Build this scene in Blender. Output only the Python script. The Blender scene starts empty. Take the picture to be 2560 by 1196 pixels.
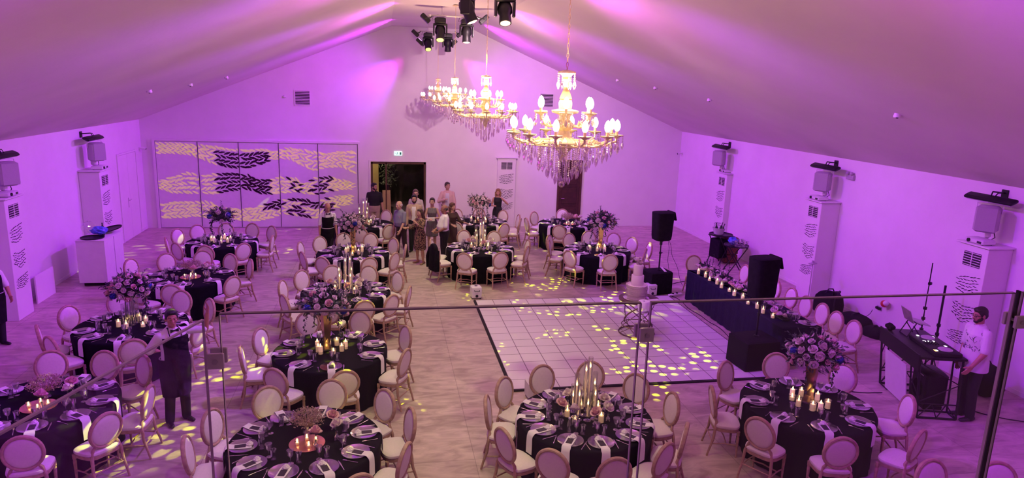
import bpy, math, random
from mathutils import Vector, Matrix, Euler, noise as mnoise
PI = math.pi
SC = bpy.context.scene
COL = SC.collection
R = random.Random(7)

# ------------------------------------------------------------------ camera
YAW, PITCH, ROLL, CH, FPX = 0.189729, 0.219858, 0.033931, 5.0, 1710.315
def cam_axes():
    f = Vector((math.sin(YAW)*math.cos(PITCH), math.cos(YAW)*math.cos(PITCH), -math.sin(PITCH)))
    r = Vector((math.cos(YAW), -math.sin(YAW), 0)); u = r.cross(f)
    c, s = math.cos(ROLL), math.sin(ROLL)
    return c*r+s*u, -s*r+c*u, f
_r, _u, _f = cam_axes()
cd = bpy.data.cameras.new('camera'); cam = bpy.data.objects.new('camera', cd); COL.objects.link(cam)
cd.sensor_width = 36; cd.lens = FPX/2560*36; cd.clip_start = .05; cd.clip_end = 200
M = Matrix((( _r.x, _u.x, -_f.x, 0), (_r.y, _u.y, -_f.y, 0), (_r.z, _u.z, -_f.z, CH), (0, 0, 0, 1)))
cam.matrix_world = M
SC.camera = cam

# ------------------------------------------------------------------ world, exposure, lights
SC.view_settings.view_transform = 'Standard'; SC.view_settings.look = 'None'
SC.view_settings.exposure = 0.0; SC.view_settings.gamma = 1
SC.view_settings.use_curve_mapping = False
w = bpy.data.worlds.new('world'); SC.world = w; w.use_nodes = True
w.node_tree.nodes['Background'].inputs[0].default_value = (.10, .04, .12, 1)
w.node_tree.nodes['Background'].inputs[1].default_value = .3

def aim(o, tgt):
    d = Vector(tgt)-o.location
    o.rotation_euler = d.to_track_quat('-Z', 'Y').to_euler()
def lamp(name, typ, loc, col, power, tgt=None, ang=60, blend=.5, rad=.1, size=None):
    l = bpy.data.lights.new(name, typ); l.color = col; l.energy = power
    if typ == 'SPOT': l.spot_size = math.radians(ang); l.spot_blend = blend; l.shadow_soft_size = rad
    elif typ == 'POINT': l.shadow_soft_size = rad
    elif typ == 'AREA': l.shape = 'RECTANGLE'; l.size, l.size_y = size
    o = bpy.data.objects.new(name, l); COL.objects.link(o); o.location = loc
    if tgt: aim(o, tgt)
    return o
WASHR = (0.325, 0.001, 1.000, 1409); WASHL = (0.300, 0.001, 1.000, 1535); GABP = (0.521, 0.008, 1.000, 1248); CHF = (1.000, 0.620, 0.400, 127); CHB = (1.000, 0.621, 0.400, 176); CH4 = (1.000, 0.617, 0.400, 5); GAL = (1.000, 0.033, 0.854, 14); DWN = (0.916, 1.000, 0.401, 471); BKW = (1.000, 0.646, 0.732, 1219); GABM = (1.0, 0.03, 0.82, 12); BEAM = (0.8, 0.5, 1.0, 150)
SLP = (0.790, 0.032, 1.000, 310)
def ceil_z(x): return 3.563+3.257*(x+7.7)/7.98 if x < .28 else (6.82 if x < 3.05 else 3.563+3.257*(10.907-x)/7.857)
BARS = [11.9, 17.3, 22.6]
CHANDS = [6.4, 11.6, 16.8, 22.0]
# purple wash from the stage bars to both side walls
for y in (5.0, 10.4, 15.8, 21.2):
    lamp('wash_light', 'SPOT', (2.35, y, 6.30), WASHR[:3], WASHR[3], (10.9, y, -.3), 78, .95, .12)
    lamp('wash_light', 'SPOT', (1.05, y, 6.30), WASHL[:3], WASHL[3], (-7.7, y, -.3), 78, .95, .12)
# grazing heads that paint the gable wall
lamp('gable_light', 'SPOT', (1.0, 21.4, 6.2), GABP[:3], GABP[3]*.42, (-4.2, 24.06, 3.6), 96, 1, .05)
lamp('gable_light', 'SPOT', (2.4, 21.4, 6.2), GABP[:3], GABP[3]*.34, (7.0, 24.06, 3.4), 96, 1, .05)
lamp('gable_beam_light', 'SPOT', (.98, 23.55, 6.2), (.36, .03, 1), 520, (-.9, 24.12, 4.3), 46, 1, .03)
lamp('gable_beam_light', 'SPOT', (2.42, 23.55, 6.2), (.36, .03, 1), 400, (4.2, 24.12, 4.6), 46, 1, .03)
lamp('gable_hot_light', 'SPOT', (1.0, 23.66, 6.2), GABM[:3], GABM[3]*3.2, (.15, 24.06, 5.2), 44, 1, .03)
lamp('gable_hot_light', 'SPOT', (2.40, 23.66, 6.2), GABM[:3], GABM[3]*2.4, (3.2, 24.06, 5.35), 44, 1, .03)
# lilac heads at the bar ends washing the ceiling slopes
for y in (5.5, 11.9, 17.3, 21.8):
    lamp('slope_light', 'SPOT', (.92, y, 6.35), SLP[:3], SLP[3], (-5.0, y-.6, 5.2), 110, 1, .06)
    lamp('slope_light', 'SPOT', (2.54, y, 6.35), SLP[:3], SLP[3], (8.4, y-.6, 5.2), 110, 1, .06)
# chandeliers
for y in CHANDS:
    c_ = CHF if y < 10 else (CHB if y < 20 else CH4)
    lamp('chandelier_glow', 'POINT', (1.7, y, 4.98), c_[:3], c_[3], rad=.25)
# warm spots for the pale-lens heads; nearest and gable ones are added fill
for x, y in ((1.0, 6.8), (1.15, 12.3), (1.15, 18.0)):
    lamp('down_light', 'SPOT', (x, y, 6.1), DWN[:3], DWN[3], (x-.2 if y > 7 else .6, y+.3, 0), 88, 1, .06)
lamp('gable_warm_fill', 'SPOT', (2.45, 15.5, 6.2), BKW[:3], BKW[3], (4.2, 24.06, 3.4), 78, 1, .08)
# unseen fill lights added on the gallery side
for x, y in ((-3.5, 3.2), (1.6, 3.2), (6.8, 3.2)):
    lamp('gallery_side_fill', 'AREA', (x, y, 4.2 if abs(x-1.6) > 3 else 5.4), GAL[:3], GAL[3], (x, y+7, .3), size=(1.4, .5))
# soft lilac streaks along the ceiling
for sx, tx, ty in ((1.1, -6.5, 12.5), (1.1, -5.5, 19), (2.3, 9.0, 13.5), (2.3, 8.0, 19.5)):
    lamp('beam_light', 'SPOT', (sx, 17.3 if ty > 16 else 11.9, 6.1), BEAM[:3], BEAM[3], (tx, ty, ceil_z(tx)), 30, 1, .05)

def gobo(loc, tgt, power, ang, scale, seed, thr=.30, mask=.52):
    o = lamp('gobo_light', 'SPOT', loc, (.86, 1.0, .0), power, tgt, ang, .15, .012)
    l = o.data; l.use_nodes = True; nt = l.node_tree; N = nt.nodes
    em = [n for n in N if n.type == 'EMISSION'][0]
    tc = N.new('ShaderNodeTexCoord'); sp = N.new('ShaderNodeSeparateXYZ')
    nt.links.new(tc.outputs['Normal'], sp.inputs[0])
    dx = N.new('ShaderNodeMath'); dx.operation = 'DIVIDE'; dy = N.new('ShaderNodeMath'); dy.operation = 'DIVIDE'
    nt.links.new(sp.outputs[0], dx.inputs[0]); nt.links.new(sp.outputs[2], dx.inputs[1])
    nt.links.new(sp.outputs[1], dy.inputs[0]); nt.links.new(sp.outputs[2], dy.inputs[1])
    cb = N.new('ShaderNodeCombineXYZ'); nt.links.new(dx.outputs[0], cb.inputs[0]); nt.links.new(dy.outputs[0], cb.inputs[1])
    cb.inputs[2].default_value = seed
    vo = N.new('ShaderNodeTexVoronoi'); vo.voronoi_dimensions = '2D'; vo.inputs['Scale'].default_value = scale
    vo.inputs['Randomness'].default_value = .55
    nt.links.new(cb.outputs[0], vo.inputs['Vector'])
    mr = N.new('ShaderNodeMapRange'); mr.inputs[1].default_value = thr; mr.inputs[2].default_value = thr*.72
    mr.inputs[3].default_value = 0; mr.inputs[4].default_value = 1
    nt.links.new(vo.outputs['Distance'], mr.inputs[0])
    no = N.new('ShaderNodeTexNoise'); no.inputs['Scale'].default_value = scale*.22; nt.links.new(cb.outputs[0], no.inputs['Vector'])
    m2 = N.new('ShaderNodeMapRange'); m2.inputs[1].default_value = mask; m2.inputs[2].default_value = mask+.08
    nt.links.new(no.outputs[0], m2.inputs[0])
    mu = N.new('ShaderNodeMath'); mu.operation = 'MULTIPLY'
    nt.links.new(mr.outputs[0], mu.inputs[0]); nt.links.new(m2.outputs[0], mu.inputs[1])
    nt.links.new(mu.outputs[0], em.inputs['Strength'])
    return o
gobo((1.40, 11.5, 5.95), (3.9, 11.7, 0), 9500, 34, 30, 2.3, .28, .49)
gobo((2.05, 11.5, 5.95), (-1.9, 9.2, 0), 8500, 40, 30, 4.1, .28, .54)
gobo((1.36, 17.0, 5.98), (3.7, 16.2, 0), 9500, 36, 34, 7.7, .28, .50)
gobo((2.02, 17.0, 5.98), (-1.35, 12.2, 1.0), 9000, 21, 36, 2.2, .30, .45)
gobo((1.46, 22.3, 5.98), (-4.0, 21.6, .3), 5000, 40, 24, 9.4, .28, .53)
gobo((2.10, 22.3, 5.98), (4.9, 18.4, .3), 7000, 40, 26, 5.6, .30, .52)

# ------------------------------------------------------------------ materials
def mat(name, col, rough=.6, metal=0, var=.12, scale=8, bump=0, emit=None, es=0, spec=.5, trans=0, sheen=0, bscale=None, alpha=None):
    m = bpy.data.materials.new(name); m.use_nodes = True; nt = m.node_tree; N = nt.nodes; L = nt.links
    b = N['Principled BSDF']
    b.inputs['Roughness'].default_value = rough; b.inputs['Metallic'].default_value = metal
    b.inputs['Specular IOR Level'].default_value = spec
    if trans: b.inputs['Transmission Weight'].default_value = trans
    if sheen: b.inputs['Sheen Weight'].default_value = sheen
    tc = N.new('ShaderNodeTexCoord'); no = N.new('ShaderNodeTexNoise'); no.inputs['Scale'].default_value = scale
    no.inputs['Detail'].default_value = 4
    L.new(tc.outputs['Object'], no.inputs['Vector'])
    cr = N.new('ShaderNodeValToRGB')
    cr.color_ramp.elements[0].position = .3; cr.color_ramp.elements[1].position = .7
    cr.color_ramp.elements[0].color = tuple(max(0, c*(1-var)) for c in col)+(1,)
    cr.color_ramp.elements[1].color = tuple(min(1, c*(1+var)) for c in col)+(1,)
    L.new(no.outputs[0], cr.inputs[0]); L.new(cr.outputs[0], b.inputs['Base Color'])
    if bump:
        nb = N.new('ShaderNodeTexNoise'); nb.inputs['Scale'].default_value = bscale or scale*6
        L.new(tc.outputs['Object'], nb.inputs['Vector'])
        bp = N.new('ShaderNodeBump'); bp.inputs['Strength'].default_value = bump; bp.inputs['Distance'].default_value = .01
        L.new(nb.outputs[0], bp.inputs['Height']); L.new(bp.outputs[0], b.inputs['Normal'])
    if emit:
        b.inputs['Emission Color'].default_value = tuple(emit)+(1,); b.inputs['Emission Strength'].default_value = es
    return m
def glassy(name, tint=(1, 1, 1), face=.05, edge=.55, rough=.02, glow=None):
    m = bpy.data.materials.new(name); m.use_nodes = True; nt = m.node_tree; N = nt.nodes; L = nt.links
    N.remove(N['Principled BSDF']); out = [n for n in N if n.type == 'OUTPUT_MATERIAL'][0]
    t = N.new('ShaderNodeBsdfTransparent'); t.inputs[0].default_value = tuple(tint)+(1,)
    g = N.new('ShaderNodeBsdfGlossy'); g.inputs['Roughness'].default_value = rough; g.inputs[0].default_value = (1, 1, 1, 1)
    lw = N.new('ShaderNodeLayerWeight'); lw.inputs[0].default_value = .35
    mr = N.new('ShaderNodeMapRange'); mr.inputs[3].default_value = face; mr.inputs[4].default_value = edge
    L.new(lw.outputs['Facing'], mr.inputs[0])
    mx = N.new('ShaderNodeMixShader'); L.new(mr.outputs[0], mx.inputs[0]); L.new(t.outputs[0], mx.inputs[1]); L.new(g.outputs[0], mx.inputs[2])
    L.new(mx.outputs[0], out.inputs[0])
    return m
def noemit_sampling(m):
    m.cycles.emission_sampling = 'NONE'; return m

MT = {}
MT['plaster'] = mat('white_plaster', (.80, .77, .78), .75, var=.03, scale=1.5, bump=.12, bscale=25)
MT['ceiling'] = mat('ceiling_plaster', (.74, .66, .66), .85, var=.06, scale=.5, bump=.25, bscale=9)
MT['trim'] = mat('white_trim', (.80, .78, .78), .5, var=.02)
MT['chairwood'] = mat('limed_oak', (.44, .285, .21), .55, var=.22, scale=22, bump=.25, bscale=60)
MT['uphol'] = mat('ivory_linen', (.80, .74, .70), .9, var=.04, scale=40, bump=.25, bscale=300)
MT['cloth'] = mat('black_tablecloth', (.008, .007, .012), .85, var=.2, scale=10, bump=.1, bscale=200, spec=.12)
MT['navy'] = mat('navy_tablecloth', (.016, .015, .036), .85, var=.2, scale=10, bump=.1, bscale=200, spec=.12)
MT['napkin'] = mat('white_napkin', (.82, .80, .80), .9, var=.03, scale=30, bump=.2, bscale=150)
MT['card'] = mat('black_menu_card', (.03, .025, .035), .5, var=.1)
MT['favour'] = mat('white_rosette', (.86, .82, .82), .8, var=.05, scale=40, bump=.5, bscale=60)
MT['silver'] = mat('cutlery_steel', (.75, .72, .70), .18, 1, var=.03)
MT['chrome'] = mat('chrome', (.8, .8, .8), .12, 1, var=.02)
MT['satin'] = mat('satin_steel', (.62, .58, .60), .45, .35, var=.03)
MT['glass'] = glassy('drinking_glass', (.95, .95, .96), .22, .95, .06)
MT['plateglass'] = glassy('charger_glass', (.75, .74, .76), .20, .85, .12)
MT['pane'] = glassy('pane_glass', (.95, .94, .95), .012, .12)
MT['edge'] = mat('polished_glass_edge', (.24, .19, .22), .15, var=.1, scale=3)
MT['edge2'] = mat('glass_side_edge', (.62, .54, .60), .2, var=.1, scale=3)
MT['vase'] = glassy('clear_vase', (.95, .95, .96), .08, .75)
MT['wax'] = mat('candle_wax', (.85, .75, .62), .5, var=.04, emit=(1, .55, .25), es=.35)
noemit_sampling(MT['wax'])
MT['flame'] = noemit_sampling(mat('candle_flame', (1, .8, .4), .5, emit=(1, .66, .25), es=9))
MT['bulb'] = mat('warm_bulb', (1, .95, .85), .3, emit=(1, .84, .60), es=6)
MT['gilt'] = mat('pale_gilt_metal', (.84, .74, .44), .42, .35, var=.15, scale=30, emit=None)
MT['amber'] = mat('amber_glass', (.85, .52, .25), .15, .2, var=.06)
MT['crystal'] = glassy('cut_crystal', (.97, .92, .93), .30, .95, .06)
MT['black'] = mat('matt_black_metal', (.012, .012, .015), .45, .2, var=.2)
MT['blackfab'] = mat('black_cover_fabric', (.012, .011, .014), .9, var=.25, scale=12, bump=.2, bscale=80, spec=.15)
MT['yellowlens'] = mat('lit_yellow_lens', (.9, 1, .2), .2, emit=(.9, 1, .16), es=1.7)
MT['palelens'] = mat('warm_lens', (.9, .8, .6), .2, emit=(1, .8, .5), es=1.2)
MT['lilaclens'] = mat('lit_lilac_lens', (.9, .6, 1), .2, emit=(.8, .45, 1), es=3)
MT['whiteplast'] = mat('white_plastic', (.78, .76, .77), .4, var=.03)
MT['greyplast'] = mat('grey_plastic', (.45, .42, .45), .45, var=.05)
MT['goldglow'] = mat('gold_inlay_glow', (.70, .60, .34), .5, .1, var=.22, scale=6, emit=(1, .80, .30), es=.22)  # emission stands in for warm light behind the leaf cut-outs
noemit_sampling(MT['goldglow']); MT['darkleaf'] = mat('dark_mirror_inlay', (.035, .012, .025), .15, .1, var=.3, scale=6)
MT['slit'] = mat('dark_grille', (.03, .018, .035), .6, var=.2)
MT['brown'] = mat('brown_door_wood', (.05, .018, .012), .45, var=.35, scale=9, bump=.2)
MT['bronze'] = mat('bronze_door_frame', (.10, .05, .03), .4, .3, var=.2)
MT['outdark'] = mat('dark_courtyard', (.06, .06, .045), .9, var=.5, scale=1.6, bump=.6)
MT['outwall'] = mat('ochre_wall', (.55, .42, .20), .8, var=.12, scale=3)
MT['outfloor'] = mat('courtyard_stone', (.35, .30, .25), .8, var=.2, scale=4)
MT['copper'] = mat('copper_plate', (.85, .42, .28), .25, .85, var=.08)
MT['goldstand'] = mat('gold_mirror_stand', (.72, .50, .22), .16, .9, var=.15, scale=5)
MT['rose'] = mat('white_rose', (.82, .72, .70), .75, var=.1, scale=25)
MT['blush'] = mat('blush_rose', (.78, .50, .52), .75, var=.12, scale=25)
MT['bluefl'] = mat('blue_hydrangea', (.02, .04, .34), .8, var=.4, scale=40)
MT['leaf'] = mat('dusky_leaf', (.035, .055, .045), .65, var=.45, scale=14)
MT['leaf2'] = mat('grey_green_leaf', (.13, .17, .12), .65, var=.35, scale=14)
MT['breath'] = mat('dried_babys_breath', (.42, .27, .26), .9, var=.35, scale=30)
MT['cake'] = mat('ivory_icing', (.84, .76, .74), .6, var=.03, bump=.2, bscale=40)
MT['walnut'] = mat('dark_rust_table', (.12, .06, .05), .4, .2, var=.3, scale=8)
MT['rustring'] = mat('bronze_ring_metal', (.22, .14, .12), .4, .7, var=.25)
MT['wicker'] = mat('brown_wicker', (.16, .06, .03), .7, var=.5, scale=30, bump=.9, bscale=50)
MT['flatblack'] = mat('plinth_black', (.01, .008, .01), .8)  # plain black of the dance floor edging and cabinet plinth
MT['blueb'] = mat('blue_plastic_bag', (.10, .16, .75), .35, var=.3, scale=12)
MT['laptop'] = mat('laptop_aluminium', (.6, .6, .62), .3, .8)
MT['screenglow'] = mat('controller_light', (.9, .9, 1), .3, emit=(.95, .9, 1), es=2.5)
MT['orangeglow'] = mat('controller_orange_light', (1, .6, .2), .3, emit=(1, .5, .12), es=3)
MT['red'] = mat('red_balloon', (.55, .03, .05), .4)
MT['cable'] = mat('black_cable', (.015, .012, .02), .6)
MT['drinks'] = mat('dark_bottle', (.02, .05, .03), .15, var=.2)
MT['cream'] = mat('cream_panel', (.78, .76, .78), .6, var=.03)

def floor_mat():
    m = bpy.data.materials.new('marble_floor'); m.use_nodes = True; nt = m.node_tree; N = nt.nodes; L = nt.links
    b = N['Principled BSDF']; b.inputs['Roughness'].default_value = .42
    tc = N.new('ShaderNodeTexCoord')
    br = N.new('ShaderNodeTexBrick'); br.offset = 0; br.inputs['Scale'].default_value = 1
    br.inputs['Brick Width'].default_value = 1.2; br.inputs['Row Height'].default_value = 1.2
    br.inputs['Mortar Size'].default_value = .005; br.inputs['Mortar Smooth'].default_value = .3
    br.inputs['Color1'].default_value = (.60, .50, .44, 1); br.inputs['Color2'].default_value = (.54, .45, .40, 1)
    br.inputs['Mortar'].default_value = (.34, .27, .24, 1)
    L.new(tc.outputs['Object'], br.inputs['Vector'])
    mp = N.new('ShaderNodeMapping'); mp.inputs['Rotation'].default_value = (0, 0, .7); mp.inputs['Scale'].default_value = (1.1, 3.0, 1)
    L.new(tc.outputs['Object'], mp.inputs['Vector'])
    no = N.new('ShaderNodeTexNoise'); no.inputs['Scale'].default_value = 1.5; no.inputs['Detail'].default_value = 9
    no.inputs['Roughness'].default_value = .62; no.inputs['Distortion'].default_value = 1.4
    L.new(mp.outputs[0], no.inputs['Vector'])
    cr = N.new('ShaderNodeValToRGB'); cr.color_ramp.elements[0].position = .34; cr.color_ramp.elements[1].position = .66
    cr.color_ramp.elements[0].color = (.62, .57, .55, 1); cr.color_ramp.elements[1].color = (1.12, 1.1, 1.08, 1)
    L.new(no.outputs[0], cr.inputs[0])
    mx = N.new('ShaderNodeMix'); mx.data_type = 'RGBA'; mx.blend_type = 'MULTIPLY'; mx.inputs[0].default_value = 1
    L.new(br.outputs[0], mx.inputs[6]); L.new(cr.outputs[0], mx.inputs[7]); L.new(mx.outputs[2], b.inputs['Base Color'])
    bp = N.new('ShaderNodeBump'); bp.inputs['Strength'].default_value = .35; L.new(no.outputs[0], bp.inputs['Height']); L.new(bp.outputs[0], b.inputs['Normal'])
    return m
def dance_mat():
    m = bpy.data.materials.new('white_dance_tiles'); m.use_nodes = True; nt = m.node_tree; N = nt.nodes; L = nt.links
    b = N['Principled BSDF']; b.inputs['Roughness'].default_value = .32
    tc = N.new('ShaderNodeTexCoord')
    br = N.new('ShaderNodeTexBrick'); br.offset = 0; br.inputs['Scale'].default_value = 1
    br.inputs['Brick Width'].default_value = .403; br.inputs['Row Height'].default_value = .376
    br.inputs['Mortar Size'].default_value = .0075; br.inputs['Mortar Smooth'].default_value = .1
    br.inputs['Color1'].default_value = (.80, .76, .76, 1); br.inputs['Color2'].default_value = (.76, .72, .73, 1)
    br.inputs['Mortar'].default_value = (.16, .11, .13, 1)
    L.new(tc.outputs['Object'], br.inputs['Vector']); L.new(br.outputs[0], b.inputs['Base Color'])
    return m
MT['floor'] = floor_mat(); MT['dance'] = dance_mat()
MATC = {}
def cmat(name, col, **k):
    if name not in MATC: MATC[name] = mat(name, col, **k)
    return MATC[name]

# ------------------------------------------------------------------ mesh builder
def tagp(o, label=None, cat=None, group=None, kind=None):
    if label: o['label'] = label
    if cat: o['category'] = cat
    if group: o['group'] = group
    if kind: o['kind'] = kind
    return o
class MB:
    def __init__(s): s.v = []; s.f = []
    def add(s, vs, fs):
        n = len(s.v); s.v += [tuple(v) for v in vs]; s.f += [tuple(i+n for i in f) for f in fs]
    def box(s, c, d, rz=0, bev=0):
        x, y, z = d[0]/2, d[1]/2, d[2]/2; cs, sn = math.cos(rz), math.sin(rz)
        if bev <= 0:
            vs = [(i, j, k) for k in (-z, z) for (i, j) in ((-x, -y), (x, -y), (x, y), (-x, y))]
            fs = [(3, 2, 1, 0), (4, 5, 6, 7), (0, 1, 5, 4), (1, 2, 6, 5), (2, 3, 7, 6), (3, 0, 4, 7)]
        else:
            b = min(bev, x*.9, y*.9, z*.9); vs = []; fs = []
            def ring(zz, ins):
                X, Y = x-ins, y-ins; q = b-ins if b > ins else 0
                q = b*.6
                return [(-X+q, -Y, zz), (X-q, -Y, zz), (X, -Y+q, zz), (X, Y-q, zz), (X-q, Y, zz), (-X+q, Y, zz), (-X, Y-q, zz), (-X, -Y+q, zz)]
            rs = [ring(-z, b), ring(-z+b, 0), ring(z-b, 0), ring(z, b)]
            for r_ in rs: vs += r_
            for k in range(3):
                for i in range(8): fs.append((k*8+i, k*8+(i+1) % 8, (k+1)*8+(i+1) % 8, (k+1)*8+i))
            fs.append(tuple(range(7, -1, -1))); fs.append(tuple(range(24, 32)))
        s.add([(c[0]+a*cs-b_*sn, c[1]+a*sn+b_*cs, c[2]+e) for a, b_, e in vs], fs)
    def b3(s, x0, x1, y0, y1, z0, z1): s.box(((x0+x1)/2, (y0+y1)/2, (z0+z1)/2), (abs(x1-x0), abs(y1-y0), abs(z1-z0)))
    def lathe(s, prof, c=(0, 0, 0), n=16, cap=True):
        vs = []; fs = []
        for r_, z in prof:
            for i in range(n):
                a = 2*PI*i/n; vs.append((c[0]+r_*math.cos(a), c[1]+r_*math.sin(a), c[2]+z))
        for k in range(len(prof)-1):
            for i in range(n): fs.append((k*n+i, k*n+(i+1) % n, (k+1)*n+(i+1) % n, (k+1)*n+i))
        if cap: fs.append(tuple(range(n-1, -1, -1))); fs.append(tuple(range((len(prof)-1)*n, len(prof)*n)))
        s.add(vs, fs)
    def tube(s, pts, rad, n=8, close=False, cap=True, flat=1.0, up=None):
        pts = [Vector(p) for p in pts]; m = len(pts); rr = rad if isinstance(rad, (list, tuple)) else [rad]*m
        vs = []; fs = []; prev = Vector(up) if up else None
        for k, p in enumerate(pts):
            if close: t = pts[(k+1) % m]-pts[k-1]
            else: t = pts[min(k+1, m-1)]-pts[max(k-1, 0)]
            t = t.normalized() if t.length > 1e-9 else Vector((0, 0, 1))
            if prev is None: prev = Vector((0, 0, 1)) if abs(t.z) < .9 else Vector((1, 0, 0))
            a = t.cross(prev)
            if a.length < 1e-4: a = t.cross(Vector((1, .3, 0)))
            a.normalize(); b = a.cross(t).normalized()
            if up is None: prev = b
            for i in range(n):
                g = 2*PI*i/n; vs.append(p+a*math.cos(g)*rr[k]+b*math.sin(g)*rr[k]*flat)
        for k in range(m if close else m-1):
            for i in range(n):
                k2 = (k+1) % m; fs.append((k*n+i, k*n+(i+1) % n, k2*n+(i+1) % n, k2*n+i))
        if cap and not close: fs.append(tuple(range(n-1, -1, -1))); fs.append(tuple(range((m-1)*n, m*n)))
        s.add(vs, fs)
    def ell(s, c, r, nu=12, nv=8, rot=None):
        vs = []; fs = []
        if not isinstance(r, (tuple, list)): r = (r, r, r)
        for j in range(nv+1):
            t = PI*j/nv
            for i in range(nu):
                a = 2*PI*i/nu; p = Vector((r[0]*math.sin(t)*math.cos(a), r[1]*math.sin(t)*math.sin(a), r[2]*math.cos(t)))
                if rot: p = rot @ p
                vs.append(Vector(c)+p)
        for j in range(nv):
            for i in range(nu): fs.append((j*nu+i, (j+1)*nu+i, (j+1)*nu+(i+1) % nu, j*nu+(i+1) % nu))
        s.add(vs, fs)
    def prism(s, poly, o, u, v, n, d):           # polygon in plane (o,u,v), pushed d along n
        o, u, v, n = Vector(o), Vector(u), Vector(v), Vector(n); k = len(poly)
        a = [o+u*p[0]+v*p[1] for p in poly]; b = [q+n*d for q in a]
        s.add(a+b, [tuple(range(k-1, -1, -1)), tuple(range(k, 2*k))]+[(i, (i+1) % k, k+(i+1) % k, k+i) for i in range(k)])
    def loft(s, rings, cap=True):
        n = len(rings[0]); vs = [p for r_ in rings for p in r_]; fs = []
        for k in range(len(rings)-1):
            for i in range(n): fs.append((k*n+i, k*n+(i+1) % n, (k+1)*n+(i+1) % n, (k+1)*n+i))
        if cap: fs.append(tuple(range(n-1, -1, -1))); fs.append(tuple(range((len(rings)-1)*n, len(rings)*n)))
        s.add(vs, fs)
    def mesh(s, name, m, smooth=True):
        me = bpy.data.meshes.new(name); me.from_pydata([tuple(v) for v in s.v], [], s.f); me.validate()
        me.materials.append(m)
        if smooth:
            me.polygons.foreach_set('use_smooth', [True]*len(me.polygons))
            try: me.set_sharp_from_angle(angle=math.radians(42))
            except Exception: pass
        me.update(); return me
    def build(s, name, m, parent=None, smooth=True):
        o = bpy.data.objects.new(name, s.mesh(name, m, smooth)); COL.objects.link(o)
        if parent is not None: o.parent = parent
        return o
def thing(name, label, cat, loc=(0, 0, 0), rz=0, group=None):
    o = bpy.data.objects.new(name, None); COL.objects.link(o); o.location = loc; o.rotation_euler = (0, 0, rz)
    o.empty_display_size = .1
    return tagp(o, label, cat, group)
KIDS = {}
def kids(o): return [c for c in o.children]
def dup(root, loc, rz, label=None, group=None, scale=None):
    def cp(o, par):
        c = o.copy(); COL.objects.link(c)
        if par is not None: c.parent = par
        for g in KIDCACHE(o): cp(g, c)
        return c
    r = cp(root, None); r.location = loc; r.rotation_euler = (0, 0, rz)
    if label: r['label'] = label
    if group: r['group'] = group
    if scale: r.scale = (scale,)*3
    return r
_kc = {}
def KIDCACHE(o):
    if o.name not in _kc: _kc[o.name] = list(o.children)
    return _kc[o.name]
def struct(name, mb, m, label, smooth=False):
    o = mb.build(name, m, None, smooth); o['label'] = label; o['kind'] = 'structure'; return o
# ------------------------------------------------------------------ room shell
XL, XR, D, HE, XP0, XP1, HP, YB = -7.70, 10.907, 24.06, 3.563, .28, 3.05, 6.82, -3.0
MZ = 3.30                                            # gallery floor
b = MB(); b.b3(XL-.3, XR+.3, YB-.3, D+.3, -.2, 0); struct('floor', b, MT['floor'], 'large pinkish beige marble tile floor of the hall')
b = MB(); b.b3(XL-.2, XL, YB, D, 0, HE); struct('wall_left', b, MT['plaster'], 'long white side wall washed in purple light, left of the tables')
b = MB(); b.b3(XR, XR+.2, YB, D, 0, HE); struct('wall_right', b, MT['plaster'], 'long white side wall washed in purple light, behind the DJ booth')
def gable(x0, x1, z0, y, th, name_b):
    def top(x):
        if x < XP0: return HE+(HP-HE)*(x-XL)/(XP0-XL)
        if x > XP1: return HE+(HP-HE)*(XR-x)/(XR-XP1)
        return HP
    xs = [x0]+[q for q in (XP0, XP1) if x0 < q < x1]+[x1]
    poly = [(x0, z0), (x1, z0)]+[(x, top(x)+.02) for x in reversed(xs)]
    name_b.prism(poly, (0, y, 0), (1, 0, 0), (0, 0, 1), (0, 1, 0), th)
DX0, DX1, DZ = -.43, 1.47, 2.31
BX0, BX1, BZ = 6.30, 7.07, 2.38
b = MB(); gable(XL-.2, DX0, 0, D, .2, b); gable(DX0, DX1, DZ, D, .2, b); gable(DX1, XR+.2, 0, D, .2, b)
struct('wall_back', b, MT['plaster'], 'tall white gable wall at the far end of the hall')
b = MB(); gable(XL-.2, XR+.2, 0, YB-.2, .2, b); struct('wall_front', b, MT['plaster'], 'white gable wall behind the gallery')
b = MB(); L0 = YB-.2; L1 = D+.2; th = .12
prof = [(XL-.2, HE-(HP-HE)/(XP0-XL)*.2), (XP0, HP), (XP1, HP), (XR+.2, HE-(HP-HE)/(XR-XP1)*.2)]
b.prism(prof+[(x, z+th) for x, z in reversed(prof)], (0, L0, 0), (1, 0, 0), (0, 0, 1), (0, 1, 0), L1-L0)
struct('ceiling', b, MT['ceiling'], 'white vaulted ceiling sloping to both side walls with a flat ridge')
b = MB(); b.prism([(-.42, 1.86), (-1.05, 0), (-1.25, YB), (XR, YB), (XR, 1.86)], (0, 0, MZ-.3), (1, 0, 0), (0, 1, 0), (0, 0, 1), .3)
struct('floor_gallery', b, MT['plaster'], 'gallery floor the picture is taken from')
for nm, x0, x1 in (('baseboard_left', XL, XL+.012), ('baseboard_right', XR-.012, XR)):
    b = MB(); b.b3(x0, x1, 2.2, D, 0, .08); struct(nm, b, MT['trim'], 'low white skirting strip along the '+('wall by the service cabinet' if x0 < 0 else 'wall behind the DJ'))
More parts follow.
